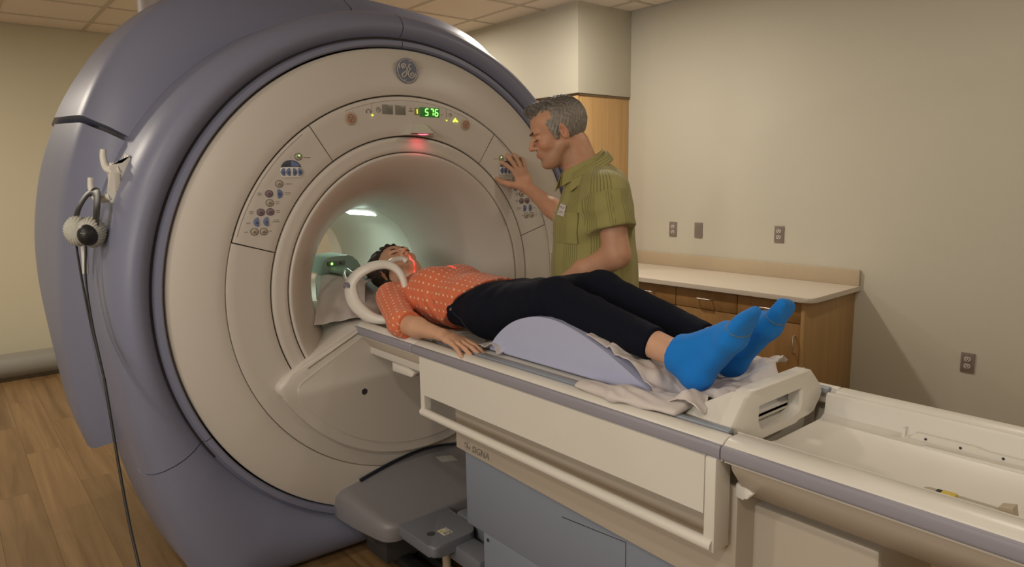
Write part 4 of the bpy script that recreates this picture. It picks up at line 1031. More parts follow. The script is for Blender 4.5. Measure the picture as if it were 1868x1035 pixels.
# ================================================================== the woman on the table
wo = thing('person', 'person lying on the table in coral polka-dot top, dark jeans and bright blue socks', 'person', (.6, 0, .99))
al = R(21)
HW = Fr((-.134, .006, 1.157), rows((math.sin(al), 0, math.cos(al)), (0, -1, 0), (-math.cos(al), 0, math.sin(al))), .98)
# turn of the face a little towards the camera side
HW = Fr(HW.o, HW.B @ rotm('Z', 8), HW.s)
ops = []; A = lambda s, k=.03: ops.append(('+', s, k))
ops += head_ops(HW, 1.0)
A(cone((-.090, .003, 1.112), (.050, 0, 1.088), .048, .054), .03)
A(eco((.10, 0, 1.085), (.27, 0, 1.085), .145, .14, .082, .088, (0, 1, 0)), .05)
A(eco((.27, 0, 1.085), (.45, 0, 1.08), .125, .118, .082, .074, (0, 1, 0)), .05)
A(eco((.45, 0, 1.08), (.62, 0, 1.085), .118, .135, .074, .075, (0, 1, 0)), .05)
ARM = {}
for s, sh, el, wr in ((-1, (.085, -.165, 1.085), (.325, -.262, 1.030), (.565, -.250, 1.026)), (1, (.085, .165, 1.085), (.330, .235, 1.028), (.575, .225, 1.018))):
    A(cone(sh, el, .045, .036), .03); A(cone(el, (np.array(el) * .6 + np.array(wr) * .4), .037, .0355), .02); A(eco(np.array(el) * .6 + np.array(wr) * .4, wr, .035, .0255, .0335, .0185, (0, 1, 0)), .02)
    ARM[s] = (sh, el, wr)
fh = fr_axes((.562, -.250, 1.024), (.985, .10, -.13), (0, 0, 1), 1.02)
# palm down, thumb towards the body (+y)
hn, JW = hand_ops(fh, (6, 2, -3, -9), ((8, 12, 8), (8, 12, 8), (10, 12, 8), (12, 14, 8)), ((38, -8, .045, .014, .011), (22, -10, .032, .011, .0095), (12, -8, .024, .0095, .0078)), 1, fem=1)
ops += hn
fh2 = fr_axes((.575, .222, 1.016), (.98, -.12, -.10), (0, 0, 1), 1.0)
h2, _ = hand_ops(fh2, (8, 2, -4, -10), ((10, 14, 10),) * 4, ((35, -8, .045, .014, .011), (20, -10, .032, .011, .0095), (12, -8, .024, .0095, .0078)), -1, fem=1); ops += h2
LEG = {}
for s, hip, kn, an, heel, ball, toe in ((-1, (.62, -.085, 1.09), (.955, -.100, 1.178), (1.400, -.088, 1.085), (1.445, -.086, 1.046), (1.550, -.088, 1.152), (1.580, -.088, 1.197)),
                                         (1, (.62, .085, 1.09), (.965, .090, 1.182), (1.395, .086, 1.083), (1.432, .084, 1.045), (1.535, .096, 1.150), (1.568, .100, 1.196))):
    A(cone(hip, kn, .078, .052), .03); mid = np.array(kn) * .68 + np.array(an) * .32 + np.array([0, 0, -.004]); A(cone(kn, mid, .050, .050), .02); A(cone(mid, an, .050, .034), .02)
    A(cone(an, heel, .034, .030), .02); A(cone(an, ball, .028, .018), .02); A(cone(heel, ball, .022, .016), .02)
    LEG[s] = (hip, kn, mid, an, heel, ball, toe)
V, Q = tiles(ops, (-.30, -.33, .96), (1.66, .31, 1.29), .006, [((-.30, -.13, .98), (.03, .13, 1.30), .0026), ((.50, -.36, .96), (.80, -.19, 1.09), .0028)], it=1)
body_w = qobj('body', V, Q, SKIN_W, wo, tint=head_tint(V, HW, lipc=(1.0, .55, .55)))
face_lines(HW, body_w, None, 1); nails(JW, fh, body_w, None)
# hair: shell over the skull with loose strands falling back on the pillow
def wdisp(P):
    p = HW.inv(P); a = np.arctan2(p[:, 1], p[:, 2] + .02)
    return .0028 * np.sin(a * 26 + 3 * np.sin(p[:, 0] * 60)) + .0030 * wob(P, 150) + .0055 * wob(P, 75, 2)
hops = [('+', ell((-.028, 0, .038), (.098, .086, .094), HW), 0), ('+', ell((-.045, 0, .000), (.075, .084, .085), HW), .02), ('+', cone((-.04, 0, .10), (-.075, .0, .135), .055, .030, HW), .03),
        ('+', ell((.022, .004, .088), (.056, .070, .042), HW), .02), ('+', ell((-.02, .045, .105), (.060, .048, .045), HW), .02), ('+', ell((-.055, .05, .085), (.055, .05, .060), HW), .02),
        ('-', ell((.098, 0, -.045), (.080, .088, .108), HW), .008), ('-', ell((.02, .0, -.10), (.075, .12, .055), HW), .01)]
for s in (-1, 1):
    hops.append(('+', cone((-.03, s * .070, .02), (-.06, s * .082, -.04), .022, .016, HW), .01)); hops.append(('-', ell((-.004, s * .092, -.006), (.018, .012, .026), HW), .006))
for k in range(7):
    y_ = (-.07 + .0233 * k); hops.append(('+', cone((-.05, y_, .10), (-.082, y_ * 1.3, .135 - .15 * y_ * y_ / .005 * .03), .020, .012, HW), .008))
V, Q = nets(*field(hops, (-.33, -.13, 1.0), (.02, .15, 1.30), .0028, wdisp)); V = smooth_mesh(V, Q, 1); qobj('hair', V, Q, HAIR_W, wo)
# top
st = []; T_ = lambda s, k=.04: st.append(('+', s, k))
T_(eco((.105, 0, 1.088), (.27, 0, 1.090), .158, .152, .088, .098, (0, 1, 0)), 0)
for s in (-1, 1): T_(ell((.225, s * .068, 1.150), (.075, .062, .052)), .05)
T_(eco((.27, 0, 1.090), (.43, 0, 1.083), .150, .154, .100, .099, (0, 1, 0)), .05); T_(eco((.43, 0, 1.083), (.60, 0, 1.088), .154, .176, .099, .104, (0, 1, 0)), .05)
T_(cone((.06, 0, 1.09), (.10, 0, 1.09), .062, .085), .04)
st.append(('&', (np.array((.3, 0, 1.1)), 2., lambda P: (P - np.array((.425, 0, 1.03), np.float32)) @ (np.array((1.0, -.10, -.86), np.float32) / 1.32)), .004))
slv = []
for s in (-1, 1):
    sh, el, wr = [np.array(q) for q in ARM[s]]; n_ = (wr - el) / np.linalg.norm(wr - el); cuff = el + n_ * .045
    a1 = cone(sh, el, .060, .051); a2 = clipped(cone(el, el + n_ * .14, .0515, .048), (cuff, n_)); st.append(('+', a1, .03)); st.append(('+', clipped(a2, (cuff, n_)), .012)); slv.append((sh, el, n_, cuff))
    st.append(('-', (cuff + n_ * .05, .09, (lambda c_, n2: (lambda P: -((P - c_.astype(np.float32)) @ n2.astype(np.float32))))(cuff, n_)), .0))
st.append(('-', ell((-.012, 0, 1.125), (.062, .085, .085)), .008))
st.append(('-', (np.array((-.06, 0, 1.1)), .2, lambda P: P[..., 0] - .012), .0))
def sdisp(P):
    d = folds(P, (.36, -.155, 1.07), .075, (.75, .0, .66), 150, .0048) + folds(P, (.44, -.13, 1.12), .07, (.8, .1, .5), 120, .0030, 1) + folds(P, (.33, -.27, 1.04), .06, (1, -.3, 0), 130, .0030, 2)
    d += folds(P, (.14, -.18, 1.10), .06, (.7, .7, .1), 110, .003, .5) + folds(P, (.40, .0, 1.17), .12, (.9, .3, 0), 75, .0022, 3) + .0016 * wob(P, 30)
    return d
V, Q = nets(*field(st, (-.0, -.35, .96), (.63, .33, 1.27), .0044, sdisp)); V = smooth_mesh(V, Q, 1)
def axis_uv(V, a, b, side):
    ax = (b - a) / np.linalg.norm(b - a); side = side - ax * (side @ ax); side /= np.linalg.norm(side); nn = np.cross(ax, side); q = V - a
    u = q @ ax; rr = np.hypot(q @ side, q @ nn); return u, np.arctan2(q @ side, q @ nn), rr
u, an_, rr = axis_uv(V, np.array([0, 0, 1.085]), np.array([1., 0, 1.085]), np.array([0, 1., 0])); uv = np.stack([u, an_ * .125], 1)
for sh, el, n_, cuff in slv:
    u2, a2, r2 = axis_uv(V, sh, el, np.array([0, 0, 1.])); L_ = np.linalg.norm(el - sh); m = (r2 < .067) & (np.abs(V[:, 1]) > .165) | ((r2 < .085) & (np.abs(V[:, 1]) > .195)); m &= (V[:, 1] * sh[1] > 0)
    uv[m, 0] = u2[m] * .95; uv[m, 1] = a2[m] * .055 + 1.0
qobj('polka_dot_top', V, Q, CORAL, wo, uv=uv)
# jeans
js = []; T_ = lambda s, k=.035: js.append(('+', s, k))
T_(eco((.38, 0, 1.078), (.60, 0, 1.085), .140, .167, .085, .094, (0, 1, 0)), 0); T_(eco((.60, 0, 1.085), (.68, 0, 1.088), .165, .155, .092, .088, (0, 1, 0)), .03)
for s in (-1, 1):
    hip, kn, mid, an, heel, ball, toe = [np.array(q) for q in LEG[s]]; T_(cone(hip, kn, .090, .0625), .035); T_(cone(kn, mid, .0605, .0570), .02)
    n_ = (an - mid) / np.linalg.norm(an - mid); cf = mid + n_ * ((1.322 if s < 0 else 1.355) - mid[0]) / n_[0]
    js.append(('+', clipped(cone(mid, an, .0570, .0425), (cf, n_)), .01))
    js.append(('-', (cf + n_ * .05, .085, (lambda c_, n2: (lambda P: -((P - c_.astype(np.float32)) @ n2.astype(np.float32))))(cf, n_)), 0))
def jdisp(P):
    d = .0015 * wob(P, 34)
    for s in (-1, 1):
        d += folds(P, (.955, s * .10, 1.15), .075, (1, 0, .45), 130, .0035, s) + folds(P, (.70, s * .09, 1.15), .09, (1, .2 * s, -.5), 85, .0035, s + 1) + folds(P, (1.06, s * .10, 1.14), .08, (1, 0, .2), 100, .0025, s) + folds(P, (1.29, s * .09, 1.10), .05, (1, .1, .1), 170, .0022, s)
    return d
V, Q = nets(*field(js, (.36, -.22, .96), (1.42, .22, 1.28), .0050, jdisp)); V = smooth_mesh(V, Q, 1); jn = qobj('jeans', V, Q, JEANS, wo)
lat('rivet', [(0, 0), (-.003, .0), (-.003, .004), (0, .005)], (.492, -.163, 1.090), 'y', STEEL, jn, 12)
pj = lambda q: V[np.argmin(((V - np.array(q)) ** 2).sum(1))]
tub('pocket_seam', [tuple(pj(q)) for q in catmull([(.47, -.150, 1.10), (.50, -.160, 1.075), (.545, -.171, 1.05), (.58, -.174, 1.02)], 4)], .0018, mat('denim_edge', (.02, .022, .035), .8), jn, 6)
# socks
for s in (-1, 1):
    hip, kn, mid, an, heel, ball, toe = [np.array(q) for q in LEG[s]]; so_ = []; T_ = lambda q, k=.016: so_.append(('+', q, k))
    n_ = (an - mid) / np.linalg.norm(an - mid); top_ = an - n_ * .012
    T_(cone(top_ - n_ * .02, an, .0425, .0430), 0); T_(cone(an, heel, .0430, .0370), .02); T_(ell(heel + np.array([.002, 0, .0]), (.038, .036, .037)), .02)
    T_(cone(an + np.array([.012, 0, .008]), ball + np.array([-.016, 0, .014]), .0400, .0280), .03); T_(eco(heel + np.array([.02, 0, .005]), ball, .034, .046, .030, .026, (0, 1, 0)), .03)
    T_(eco(ball, toe, .0465, .040, .026, .018, (0, 1, 0)), .02)
    tv = toe + np.array([.010, 0, .018])
    for i, (dy, L_, r_) in enumerate(((-.024, .010, .0150), (-.006, .008, .0125), (.009, .005, .0120), (.022, .0, .0115), (.033, -.006, .010))):   # toes
        side_ = -1 if s < 0 else 1
        yy = toe[1] + (-dy if s < 0 else dy) ; T_(cone((toe[0] - .008, yy, toe[2] - .008), (toe[0] + .006 + L_ * .5, yy, toe[2] + .014 + L_), r_, r_ * .92), .014)
    so_.append(('-', clipped((top_, .07, (lambda c_, n2: (lambda P: (P - c_.astype(np.float32)) @ n2.astype(np.float32)))(top_, n_))), .0))
    ydir = V3(0, 1, 0)
    lo_ = np.array([1.34, min(heel[1], toe[1]) - .075, .985]); hi_ = np.array([1.66, max(heel[1], toe[1]) + .075, 1.27])
    dsp = lambda P: .0010 * wob(P, 60) + folds(P, an + np.array([.02, 0, .02]), .03, (1, 0, .3), 190, .0014)
    V, Q = nets(*field(so_, lo_, hi_, .0032, dsp)); V = smooth_mesh(V, Q, 1)
    sk = qobj('sock', V, Q, SOCK, wo)
    dirf = (toe - heel) / np.linalg.norm(toe - heel)     # grey seam around the toes
    c0 = ball + (toe - ball) * .62; up_ = np.cross(np.array([0, 1., 0]), dirf); pts = []
    # the seam is traced on the sock surface
    cand = V[np.abs((V - c0) @ dirf) < .004]
    an2 = np.arctan2((cand - c0) @ up_, (cand - c0)[:, 1]); bins = np.linspace(-math.pi, math.pi, 29)
    for i in range(28):
        mm_ = (an2 >= bins[i]) & (an2 < bins[i + 1])
        if mm_.any(): pts.append(cand[mm_].mean(0))
    if len(pts) > 10: tub('toe_seam', [tuple(p) for p in pts], .0016, SEAMC, sk, 6, closed=True)

# ================================================================== the man beside the table
mo = (.6256, .4262, 0.0)
man = thing('person', 'person standing in an olive striped short-sleeved shirt, head bowed, one hand on the scanner panel', 'person', mo)
fa = np.array([-.63693, -.77092, 0]); la = np.array([.77092, -.63693, 0])
MM = np.eye(4); MM[:3, 0] = fa; MM[:3, 1] = la; MM[:3, 2] = (0, 0, 1); MM[:3, 3] = mo
W2L = lambda p: (np.array(p, float) - np.array(mo)) @ MM[:3, :3]
ops = []; A = lambda s, k=.03: ops.append(('+', s, k))
tl = 17
HM = Fr((.147, .004, 1.704), rotm('Z', 6) @ rotm('Y', tl), 1.02)
ops += head_ops(HM, 0.0)
A(cone((.085, 0, 1.655), (.025, 0, 1.52), .060, .060), .02)
A(cone((.095, 0, 1.62), (.060, 0, 1.54), .045, .05), .03)
A(eco((.0, 0, 1.465), (.0, 0, 1.30), .155, .15, .085, .10, (0, 1, 0)), .05); A(eco((0, 0, 1.30), (-.01, 0, 1.0), .145, .155, .10, .11, (0, 1, 0)), .06)
for s in (-1, 1):
    A(cone((-.01, s * .09, .98), (.01, s * .10, .53), .085, .055), .04); A(cone((.01, s * .10, .53), (-.02, s * .11, .09), .055, .038), .03); A(cone((-.02, s * .11, .075), (.14, s * .13, .045), .038, .03), .03)
# left arm hangs and reaches down to the patient
A(cone((-.02, .17, 1.48), (-.045, .215, 1.265), .053, .047), .04); A(cone((-.045, .215, 1.265), (.06, .155, 1.205), .046, .042), .02); A(cone((.06, .155, 1.205), (.175, .085, 1.115), .042, .028), .02)
fl = fr_axes((.178, .083, 1.112), (.72, -.35, -.60), (.45, .25, .86), 1.1)
lh_, _ = hand_ops(fl, (6, 2, -3, -8), ((15, 20, 12),) * 4, ((40, -10, .045, .014, .011), (25, -10, .032, .011, .0095), (15, -8, .024, .0095, .0078)), -1); ops += lh_
# right arm lifted to the control panel
we = W2L((.100, .545, 1.490)); el_ = np.array([.085, -.300, 1.355]); sh_ = np.array([-.02, -.165, 1.475])
A(cone(sh_, el_, .053, .045), .04); A(cone(el_, el_ * .6 + we * .4, .045, .041), .02); A(cone(el_ * .6 + we * .4, we, .041, .0275), .02)
# frame of the right hand: towards the knuckles, back of the hand faces the man / camera
kn_ = W2L((.045, .530, 1.590)); xd = kn_ - we
Rl = MM[:3, :3]
zb = np.array([.80, -.10, .30]) @ Rl       # world direction out of the back of the hand, into local axes
fr_h = fr_axes(we, xd, zb, 1.10)
rh, JM = hand_ops(fr_h, (20, 6, -8, -22), ((14, 14, 8), (6, 8, 6), (6, 10, 8), (8, 12, 10)), ((52, -22, .046, .0155, .0125), (38, -26, .035, .0125, .0108), (26, -24, .028, .0108, .0090)), 1)
ops += rh
hd_lo, hd_hi = HM.o - .15, HM.o + .15
hw = fr_h.pt((.08, 0, 0))
V, Q = tiles(ops, (-.25, -.66, 0), (.46, .33, 1.87), .0085, [(HM.o + np.array([-.135, -.115, -.17]), HM.o + np.array([.17, .115, .16]), .0030), (hw - .125, hw + .125, .0032), ((-.12, .04, 1.02), (.34, .30, 1.36), .0055)], it=1)
body_m = qobj('body', V, Q, SKIN_M, man, M=MM, tint=head_tint(V, HM, stubble=.16, lipc=(.95, .60, .58)))
face_lines(HM, body_m, MM, 0); nails(JM, fr_h, body_m, MM)
# hair: greying cropped sides and a darker brushed-up top
def mdisp(P):
    p = HM.inv(P); return .0012 * np.sin(p[:, 0] * 420 + p[:, 2] * 260 + 3 * np.sin(p[:, 1] * 190)) + .0010 * wob(P, 260)
side_ops = [('+', ell((-.024, 0, .036), (.0975, .0825, .092), HM), 0), ('-', ell((.098, 0, -.035), (.080, .098, .104), HM, rotm('Y', -6)), .005), ('-', ell((-.02, 0, -.125), (.13, .12, .070), HM), .006)]
for s in (-1, 1):
    side_ops.append(('+', eco((.030, s * .0665, .040), (.020, s * .0700, -.018), .014, .007, .0090, .0055, (1, 0, 0), HM), .012)); side_ops.append(('-', ell((-.010, s * .093, -.006), (.019, .016, .031), HM), .004))
def hair_tint(V):
    p = (V - HM.o) @ HM.B / HM.s
    dark = np.clip((p[:, 2] - .052) / .05, 0, 1) * .85 + .28 * np.clip((p[:, 0] + .0) / -.09, 0, 1)
    st_ = np.sin(p[:, 0] * 310 + p[:, 1] * 420 + 3 * np.sin(p[:, 2] * 120 + p[:, 0] * 60)) + .7 * np.sin(p[:, 1] * 760 + p[:, 0] * 240 + 2 * np.sin(p[:, 2] * 300))
    k_ = np.clip(1 - .62 * dark + .16 * st_, .16, 1.5)
    return k_[:, None] * np.array([1.0, .96, .92])
V, Q = nets(*field(side_ops, HM.o - .15, HM.o + .15, .0026, mdisp)); V = smooth_mesh(V, Q, 1); hs = qobj('cropped_hair', V, Q, HAIR_M, man, M=MM, tint=hair_tint(V))
hs['label'] = 'short greying hair at the sides'
def tdisp(P):
    p = HM.inv(P); return .0034 * np.sin(p[:, 1] * 300 + 2.2 * np.sin(p[:, 0] * 60)) * np.clip((p[:, 0] + .06) / .10, .2, 1) + .0016 * wob(P, 210)
top_ops = [('+', ell((.0, 0, .066), (.084, .062, .062), HM, rotm('Y', 4)), 0), ('+', eco((.060, -.032, .104), (.060, .032, .104), .024, .024, .016, .016, (1, 0, 0), HM), .02), ('+', eco((.074, -.036, .100), (.074, .036, .100), .014, .014, .012, .012, (1, 0, 0), HM), .014),
           ('-', ell((.112, 0, .000), (.056, .12, .086), HM), .004), ('-', ell((-.10, 0, .02), (.06, .10, .06), HM), .02)]
V, Q = nets(*field(top_ops, HM.o - .16, HM.o + .18, .0028, tdisp)); V = smooth_mesh(V, Q, 1); ht = qobj('brushed_up_hair', V, Q, HAIR_M, man, M=MM, tint=hair_tint(V) * .95)
ht['label'] = 'darker brushed-up hair on top'
# shirt
st = []; T_ = lambda s, k=.05: st.append(('+', s, k))
T_(eco((-.005, 0, 1.480), (.010, 0, 1.36), .185, .180, .108, .135, (0, 1, 0)), 0); T_(eco((.010, 0, 1.36), (.008, 0, 1.20), .178, .178, .146, .152, (0, 1, 0)), .05); T_(eco((.008, 0, 1.20), (-.005, 0, .98), .178, .198, .152, .168, (0, 1, 0)), .05)
T_(cone((.030, 0, 1.50), (.042, 0, 1.562), .087, .067), .05); T_(ell((-.055, 0, 1.46), (.06, .13, .09)), .05)
T_(clipped(cone((-.02, .165, 1.475), (-.045, .212, 1.28), .076, .080), ((-.042, .208, 1.362), (-.12, .2, -1.0))), .05)
shl, ell_ = np.array([-.02, .165, 1.475]), np.array([-.045, .212, 1.28]); dn = (ell_ - shl) / np.linalg.norm(ell_ - shl)
T_(clipped(cone(sh_, el_, .070, .068), (sh_ * .35 + el_ * .65, el_ - sh_)), .04)
st.append(('-', cone((.095, 0, 1.66), (.045, 0, 1.53), .060, .050), .008))
st.append(('-', (np.array((0, 0, .9)), .4, lambda P: P[..., 2] - .965), .0))
def mshirt(P):
    d = .0022 * wob(P, 20) + folds(P, (.02, .20, 1.38), .09, (.5, .1, 1), 85, .0050) + folds(P, (.05, .15, 1.43), .08, (.8, .0, .55), 75, .0045, 1) + folds(P, (.02, .17, 1.20), .12, (.9, .2, .35), 60, .0055, 2)
    d += folds(P, (-.09, .12, 1.42), .09, (.7, .3, -.7), 75, .005, 2.5) + folds(P, (-.08, .12, 1.10), .12, (1, .3, .1), 65, .006, 4) + folds(P, (.12, .08, 1.30), .13, (.2, .9, .1), 55, .0032, 5)
    return d
V, Q = nets(*field(st, (-.25, -.40, .94), (.24, .33, 1.65), .0055, mshirt)); V = smooth_mesh(V, Q, 1)
u, an_, rr = axis_uv(V, np.array([0, 0, 1.]), np.array([0, 0, 2.]), np.array([1., 0, 0])); uv = np.stack([an_ * .165, u], 1)
u2, a2, r2 = axis_uv(V, shl, ell_, np.array([1., 0, 0])); m = (V[:, 1] > .155) & (u2 > .0) & (r2 < .10) & (V[:, 2] > 1.33); uv[m, 0] = a2[m] * .075 + .5; uv[m, 1] = u2[m]
shirt = qobj('striped_shirt', V, Q, OLIVE, man, M=MM, uv=uv)
LM = lambda p: tuple(MM[:3, :3] @ np.array(p, float) + MM[:3, 3])
tub('sleeve_hem', [LM(shl + dn * .116 + np.array([math.cos(a), 0, 0]) * .0815 + np.cross(dn, np.array([1., 0, 0])) * math.sin(a) * .0815 + np.array([0, 0, .12 * .0815 * math.cos(a) * -1.1])) for a in np.linspace(0, 2 * math.pi, 30, endpoint=False)], .0028, OLIVE, shirt, 8, closed=True) if False else None
# collar: two pointed leaves around the neck
def sheet_obj(name, grid, m, parent, th=.0022, M=None, uvs=None):
    """grid: rows of points -> thin solid cloth"""
    G_ = np.array(grid, float)
    if M is not None: G_ = G_ @ M[:3, :3].T + M[:3, 3]
    nr, nc = G_.shape[:2]; du = np.gradient(G_, axis=0); dv = np.gradient(G_, axis=1); nn = np.cross(du, dv); nn /= np.linalg.norm(nn, axis=2, keepdims=True) + 1e-9
    V_ = np.concatenate([(G_ + nn * th / 2).reshape(-1, 3), (G_ - nn * th / 2).reshape(-1, 3)]); N_ = nr * nc; F_ = []
    for i in range(nr - 1):
        for j in range(nc - 1):
            a = i * nc + j; F_.append((a, a + 1, a + nc + 1, a + nc)); F_.append((N_ + a, N_ + a + nc, N_ + a + nc + 1, N_ + a + 1))
    for i in range(nr - 1):
        for a in (i * nc, i * nc + nc - 1): F_.append((a, a + nc, N_ + a + nc, N_ + a))
    for j in range(nc - 1):
        for a in (j, (nr - 1) * nc + j): F_.append((a, a + 1, N_ + a + 1, N_ + a))
    bm = bmesh.new(); vs = [bm.verts.new(v) for v in V_]
    for f in F_: bm.faces.new([vs[k] for k in f])
    o = obj(name, bm, m, parent, angle=60)
    if uvs is not None:
        U = np.array(uvs, float).reshape(-1, 2); U = np.concatenate([U, U]); l = o.data.uv_layers.new(name='UVMap'); ix = np.empty(len(o.data.loops), np.int32); o.data.loops.foreach_get('vertex_index', ix); l.data.foreach_set('uv', U[ix].astype(np.float32).ravel())
    return o
for s in (-1, 1):
    rowsG, UV_ = [], []; n = 22
    for i in range(n + 1):
        t = i / n; a = R(180 - (118 if s > 0 else 152) * t) * s
        cx, cy = .044 + .016 * t, 0; rx, ry = .070, .070
        top_z = 1.632 - .080 * (t ** 1.1)
        w_ = .040 + .040 * max(0, (t - .35) / .65) ** 1.3
        base = np.array([cx + rx * math.cos(a), cy + ry * math.sin(a), top_z]); outd = np.array([math.cos(a), math.sin(a), 0])
        r0, u0 = [], []
        for j in range(6):
            v = j / 5; fl_ = outd * (.006 + .030 * v) + np.array([0, 0, .012 * math.sin(min(1, v * 3) * math.pi / 2) - w_ * v * 1.0]) + np.array([.0 * v, s * .016 * v * max(0, t - .5), 0])
            r0.append(base + fl_); u0.append((v * w_, t * .25))
        rowsG.append(r0); UV_.append(u0)
    sheet_obj('collar', rowsG, OLIVE, shirt, .003, MM, UV_)
    # collar stand
    rowsG = []
    for i in range(n + 1):
        t = i / n; a = R(180 - 150 * t) * s; z0 = 1.632 - .088 * (t ** 1.1)
        rowsG.append([np.array([.048 + .018 * t + (.072 + .006 * v) * math.cos(a), (.068 + .008 * v) * math.sin(a), z0 + .010 - .05 * v]) for v in (0, .5, 1)])
    sheet_obj('collar_stand', rowsG, OLIVE, shirt, .003, MM, [[(0, 0)] * 3] * (n + 1))
# button placket, chest pocket, name tag
def on_shirt(ang, z, off=.003):
    """point on the shirt surface at angle (degrees, 0 = front, positive = his left) and height"""
    d = np.array([math.cos(R(ang)), math.sin(R(ang)), 0]); sel = np.abs(V[:, 2] - z) < .006
    P = V[sel]; pa = np.arctan2(P[:, 1], P[:, 0]); k = np.abs(pa - R(ang)) < .05
    r_ = np.median(np.hypot(P[k, 0], P[k, 1])) if k.any() else .16
    return np.array([d[0] * (r_ + off), d[1] * (r_ + off), z])
rowsG = [[on_shirt(a, z, .0015) for a in (-6, -3, 0, 3, 6)] for z in np.linspace(1.52, 1.0, 30)]
sheet_obj('placket', rowsG, OLIVE, shirt, .003, MM, [[(a * .003 + .02, z) for a in (-6, -3, 0, 3, 6)] for z in np.linspace(1.52, 1.0, 30)])
for z in (1.49, 1.41, 1.33, 1.25, 1.17):
    p = on_shirt(0, z, .005); q = LM(p); bm = bmesh.new(); bmesh.ops.create_uvsphere(bm, u_segments=10, v_segments=6, radius=.005, matrix=Matrix.Translation(q) @ Matrix.Diagonal((1, 1, 1, 1))); obj('shirt_button', bm, BEIGE, shirt)
rowsG = [[on_shirt(a, z, .0022 + .002 * (z > 1.405)) for a in np.linspace(26, 62, 9)] for z in np.linspace(1.412, 1.30, 9)]
sheet_obj('chest_pocket', rowsG, OLIVE, shirt, .003, MM, [[(a * .0032, z) for a in np.linspace(26, 62, 9)] for z in np.linspace(1.412, 1.30, 9)])
TAG = mat('white_tag', (.66, .62, .60), .5)
rowsG = [[on_shirt(a, z + .0012 * (30 - a), .006) for a in (24, 29, 34, 39)] for z in (1.442, 1.42, 1.40)]
G0 = np.array([on_shirt(24, 1.442, .007), on_shirt(40, 1.436, .007), on_shirt(40, 1.396, .007), on_shirt(24, 1.402, .007)])
rowsG = [[G0[0] * (1 - u_) * (1 - v_) + G0[1] * u_ * (1 - v_) + G0[2] * u_ * v_ + G0[3] * (1 - u_) * v_ for u_ in (0, .33, .66, 1)] for v_ in (0, .5, 1)]
tg = sheet_obj('name_tag', rowsG, TAG, shirt, .0012, MM)
e1_ = (G0[1] - G0[0]); e2_ = (G0[3] - G0[0]); nn_ = np.cross(e2_, e1_); nn_ /= np.linalg.norm(nn_); nn_ = nn_ if nn_[0] > 0 else -nn_
bm = bmesh.new()
for (u0_, u1_, v_, r_) in ((.12, .88, .22, .0010), (.12, .80, .34, .0008), (.25, .75, .62, .0011), (.2, .7, .76, .0009)):
    a = G0[0] + e1_ * u0_ + e2_ * v_ + nn_ * .0012; b = G0[0] + e1_ * u1_ + e2_ * v_ + nn_ * .0012; tube(bm, [LM(a), LM(b)], r_, 5)
obj('tag_print', bm, PRINT, tg)
# trousers, belt, shoes
ts = []; T_ = lambda s, k=.04: ts.append(('+', s, k))
T_(eco((0, 0, 1.04), (-.01, 0, .92), .155, .165, .115, .125, (0, 1, 0)), 0)
for s in (-1, 1): T_(cone((-.01, s * .09, .92), (.01, s * .10, .53), .100, .078), .04); T_(clipped(cone((.01, s * .10, .53), (-.015, s * .108, .03), .078, .070), ((0, 0, .05), (0, 0, -1))), .03)
V2, Q2 = nets(*field(ts, (-.2, -.22, 0), (.2, .22, 1.1), .009, lambda P: .003 * wob(P, 22))); qobj('trousers', smooth_mesh(V2, Q2, 1), Q2, KHAKI, man, M=MM)
for s in (-1, 1):
    so_ = [('+', eco((-.045, s * .112, .042), (.10, s * .128, .036), .042, .048, .040, .034, (0, 1, 0)), 0), ('+', eco((.10, s * .128, .036), (.165, s * .134, .030), .048, .036, .034, .024, (0, 1, 0)), .03), ('+', cone((-.035, s * .112, .05), (-.03, s * .110, .085), .046, .050), .03), ('-', (np.array((.05, s * .12, -.02)), .25, lambda P: P[..., 2] - .004), 0)]
    V2, Q2 = nets(*field(so_, (-.12, s * .12 - .09, -.03), (.24, s * .12 + .09, .15), .006)); qobj('shoe', smooth_mesh(V2, Q2, 1), Q2, BLACK, man, M=MM)

# ================================================================== things on and around the table
# leg wedge
wd = thing('leg_cushion', 'lilac foam leg wedge with a curved hump under the knees', 'cushion', (1.05, 0, .985))
prof = [(.712, .9865), (.722, 1.006), (.745, 1.034), (.785, 1.068), (.83, 1.096), (.88, 1.116), (.93, 1.128), (.985, 1.133), (1.04, 1.129), (1.10, 1.116), (1.16, 1.097), (1.22, 1.074), (1.28, 1.047), (1.33, 1.022), (1.375, 1.001), (1.405, .9865)]
bm = bmesh.new(); prism(bm, [tuple(p) for p in catmull([Vector((*p, 0)) for p in prof], 3)] and [(p.x, p.y) for p in catmull([Vector((*p, 0)) for p in prof], 3)], 'y', -.168, .168, .006, 3)
obj('foam_wedge', bm, WEDGE, wd, angle=50)
def wedge_z(x): return float(np.interp(x, [p[0] for p in prof], [p[1] for p in prof], .984, .984))
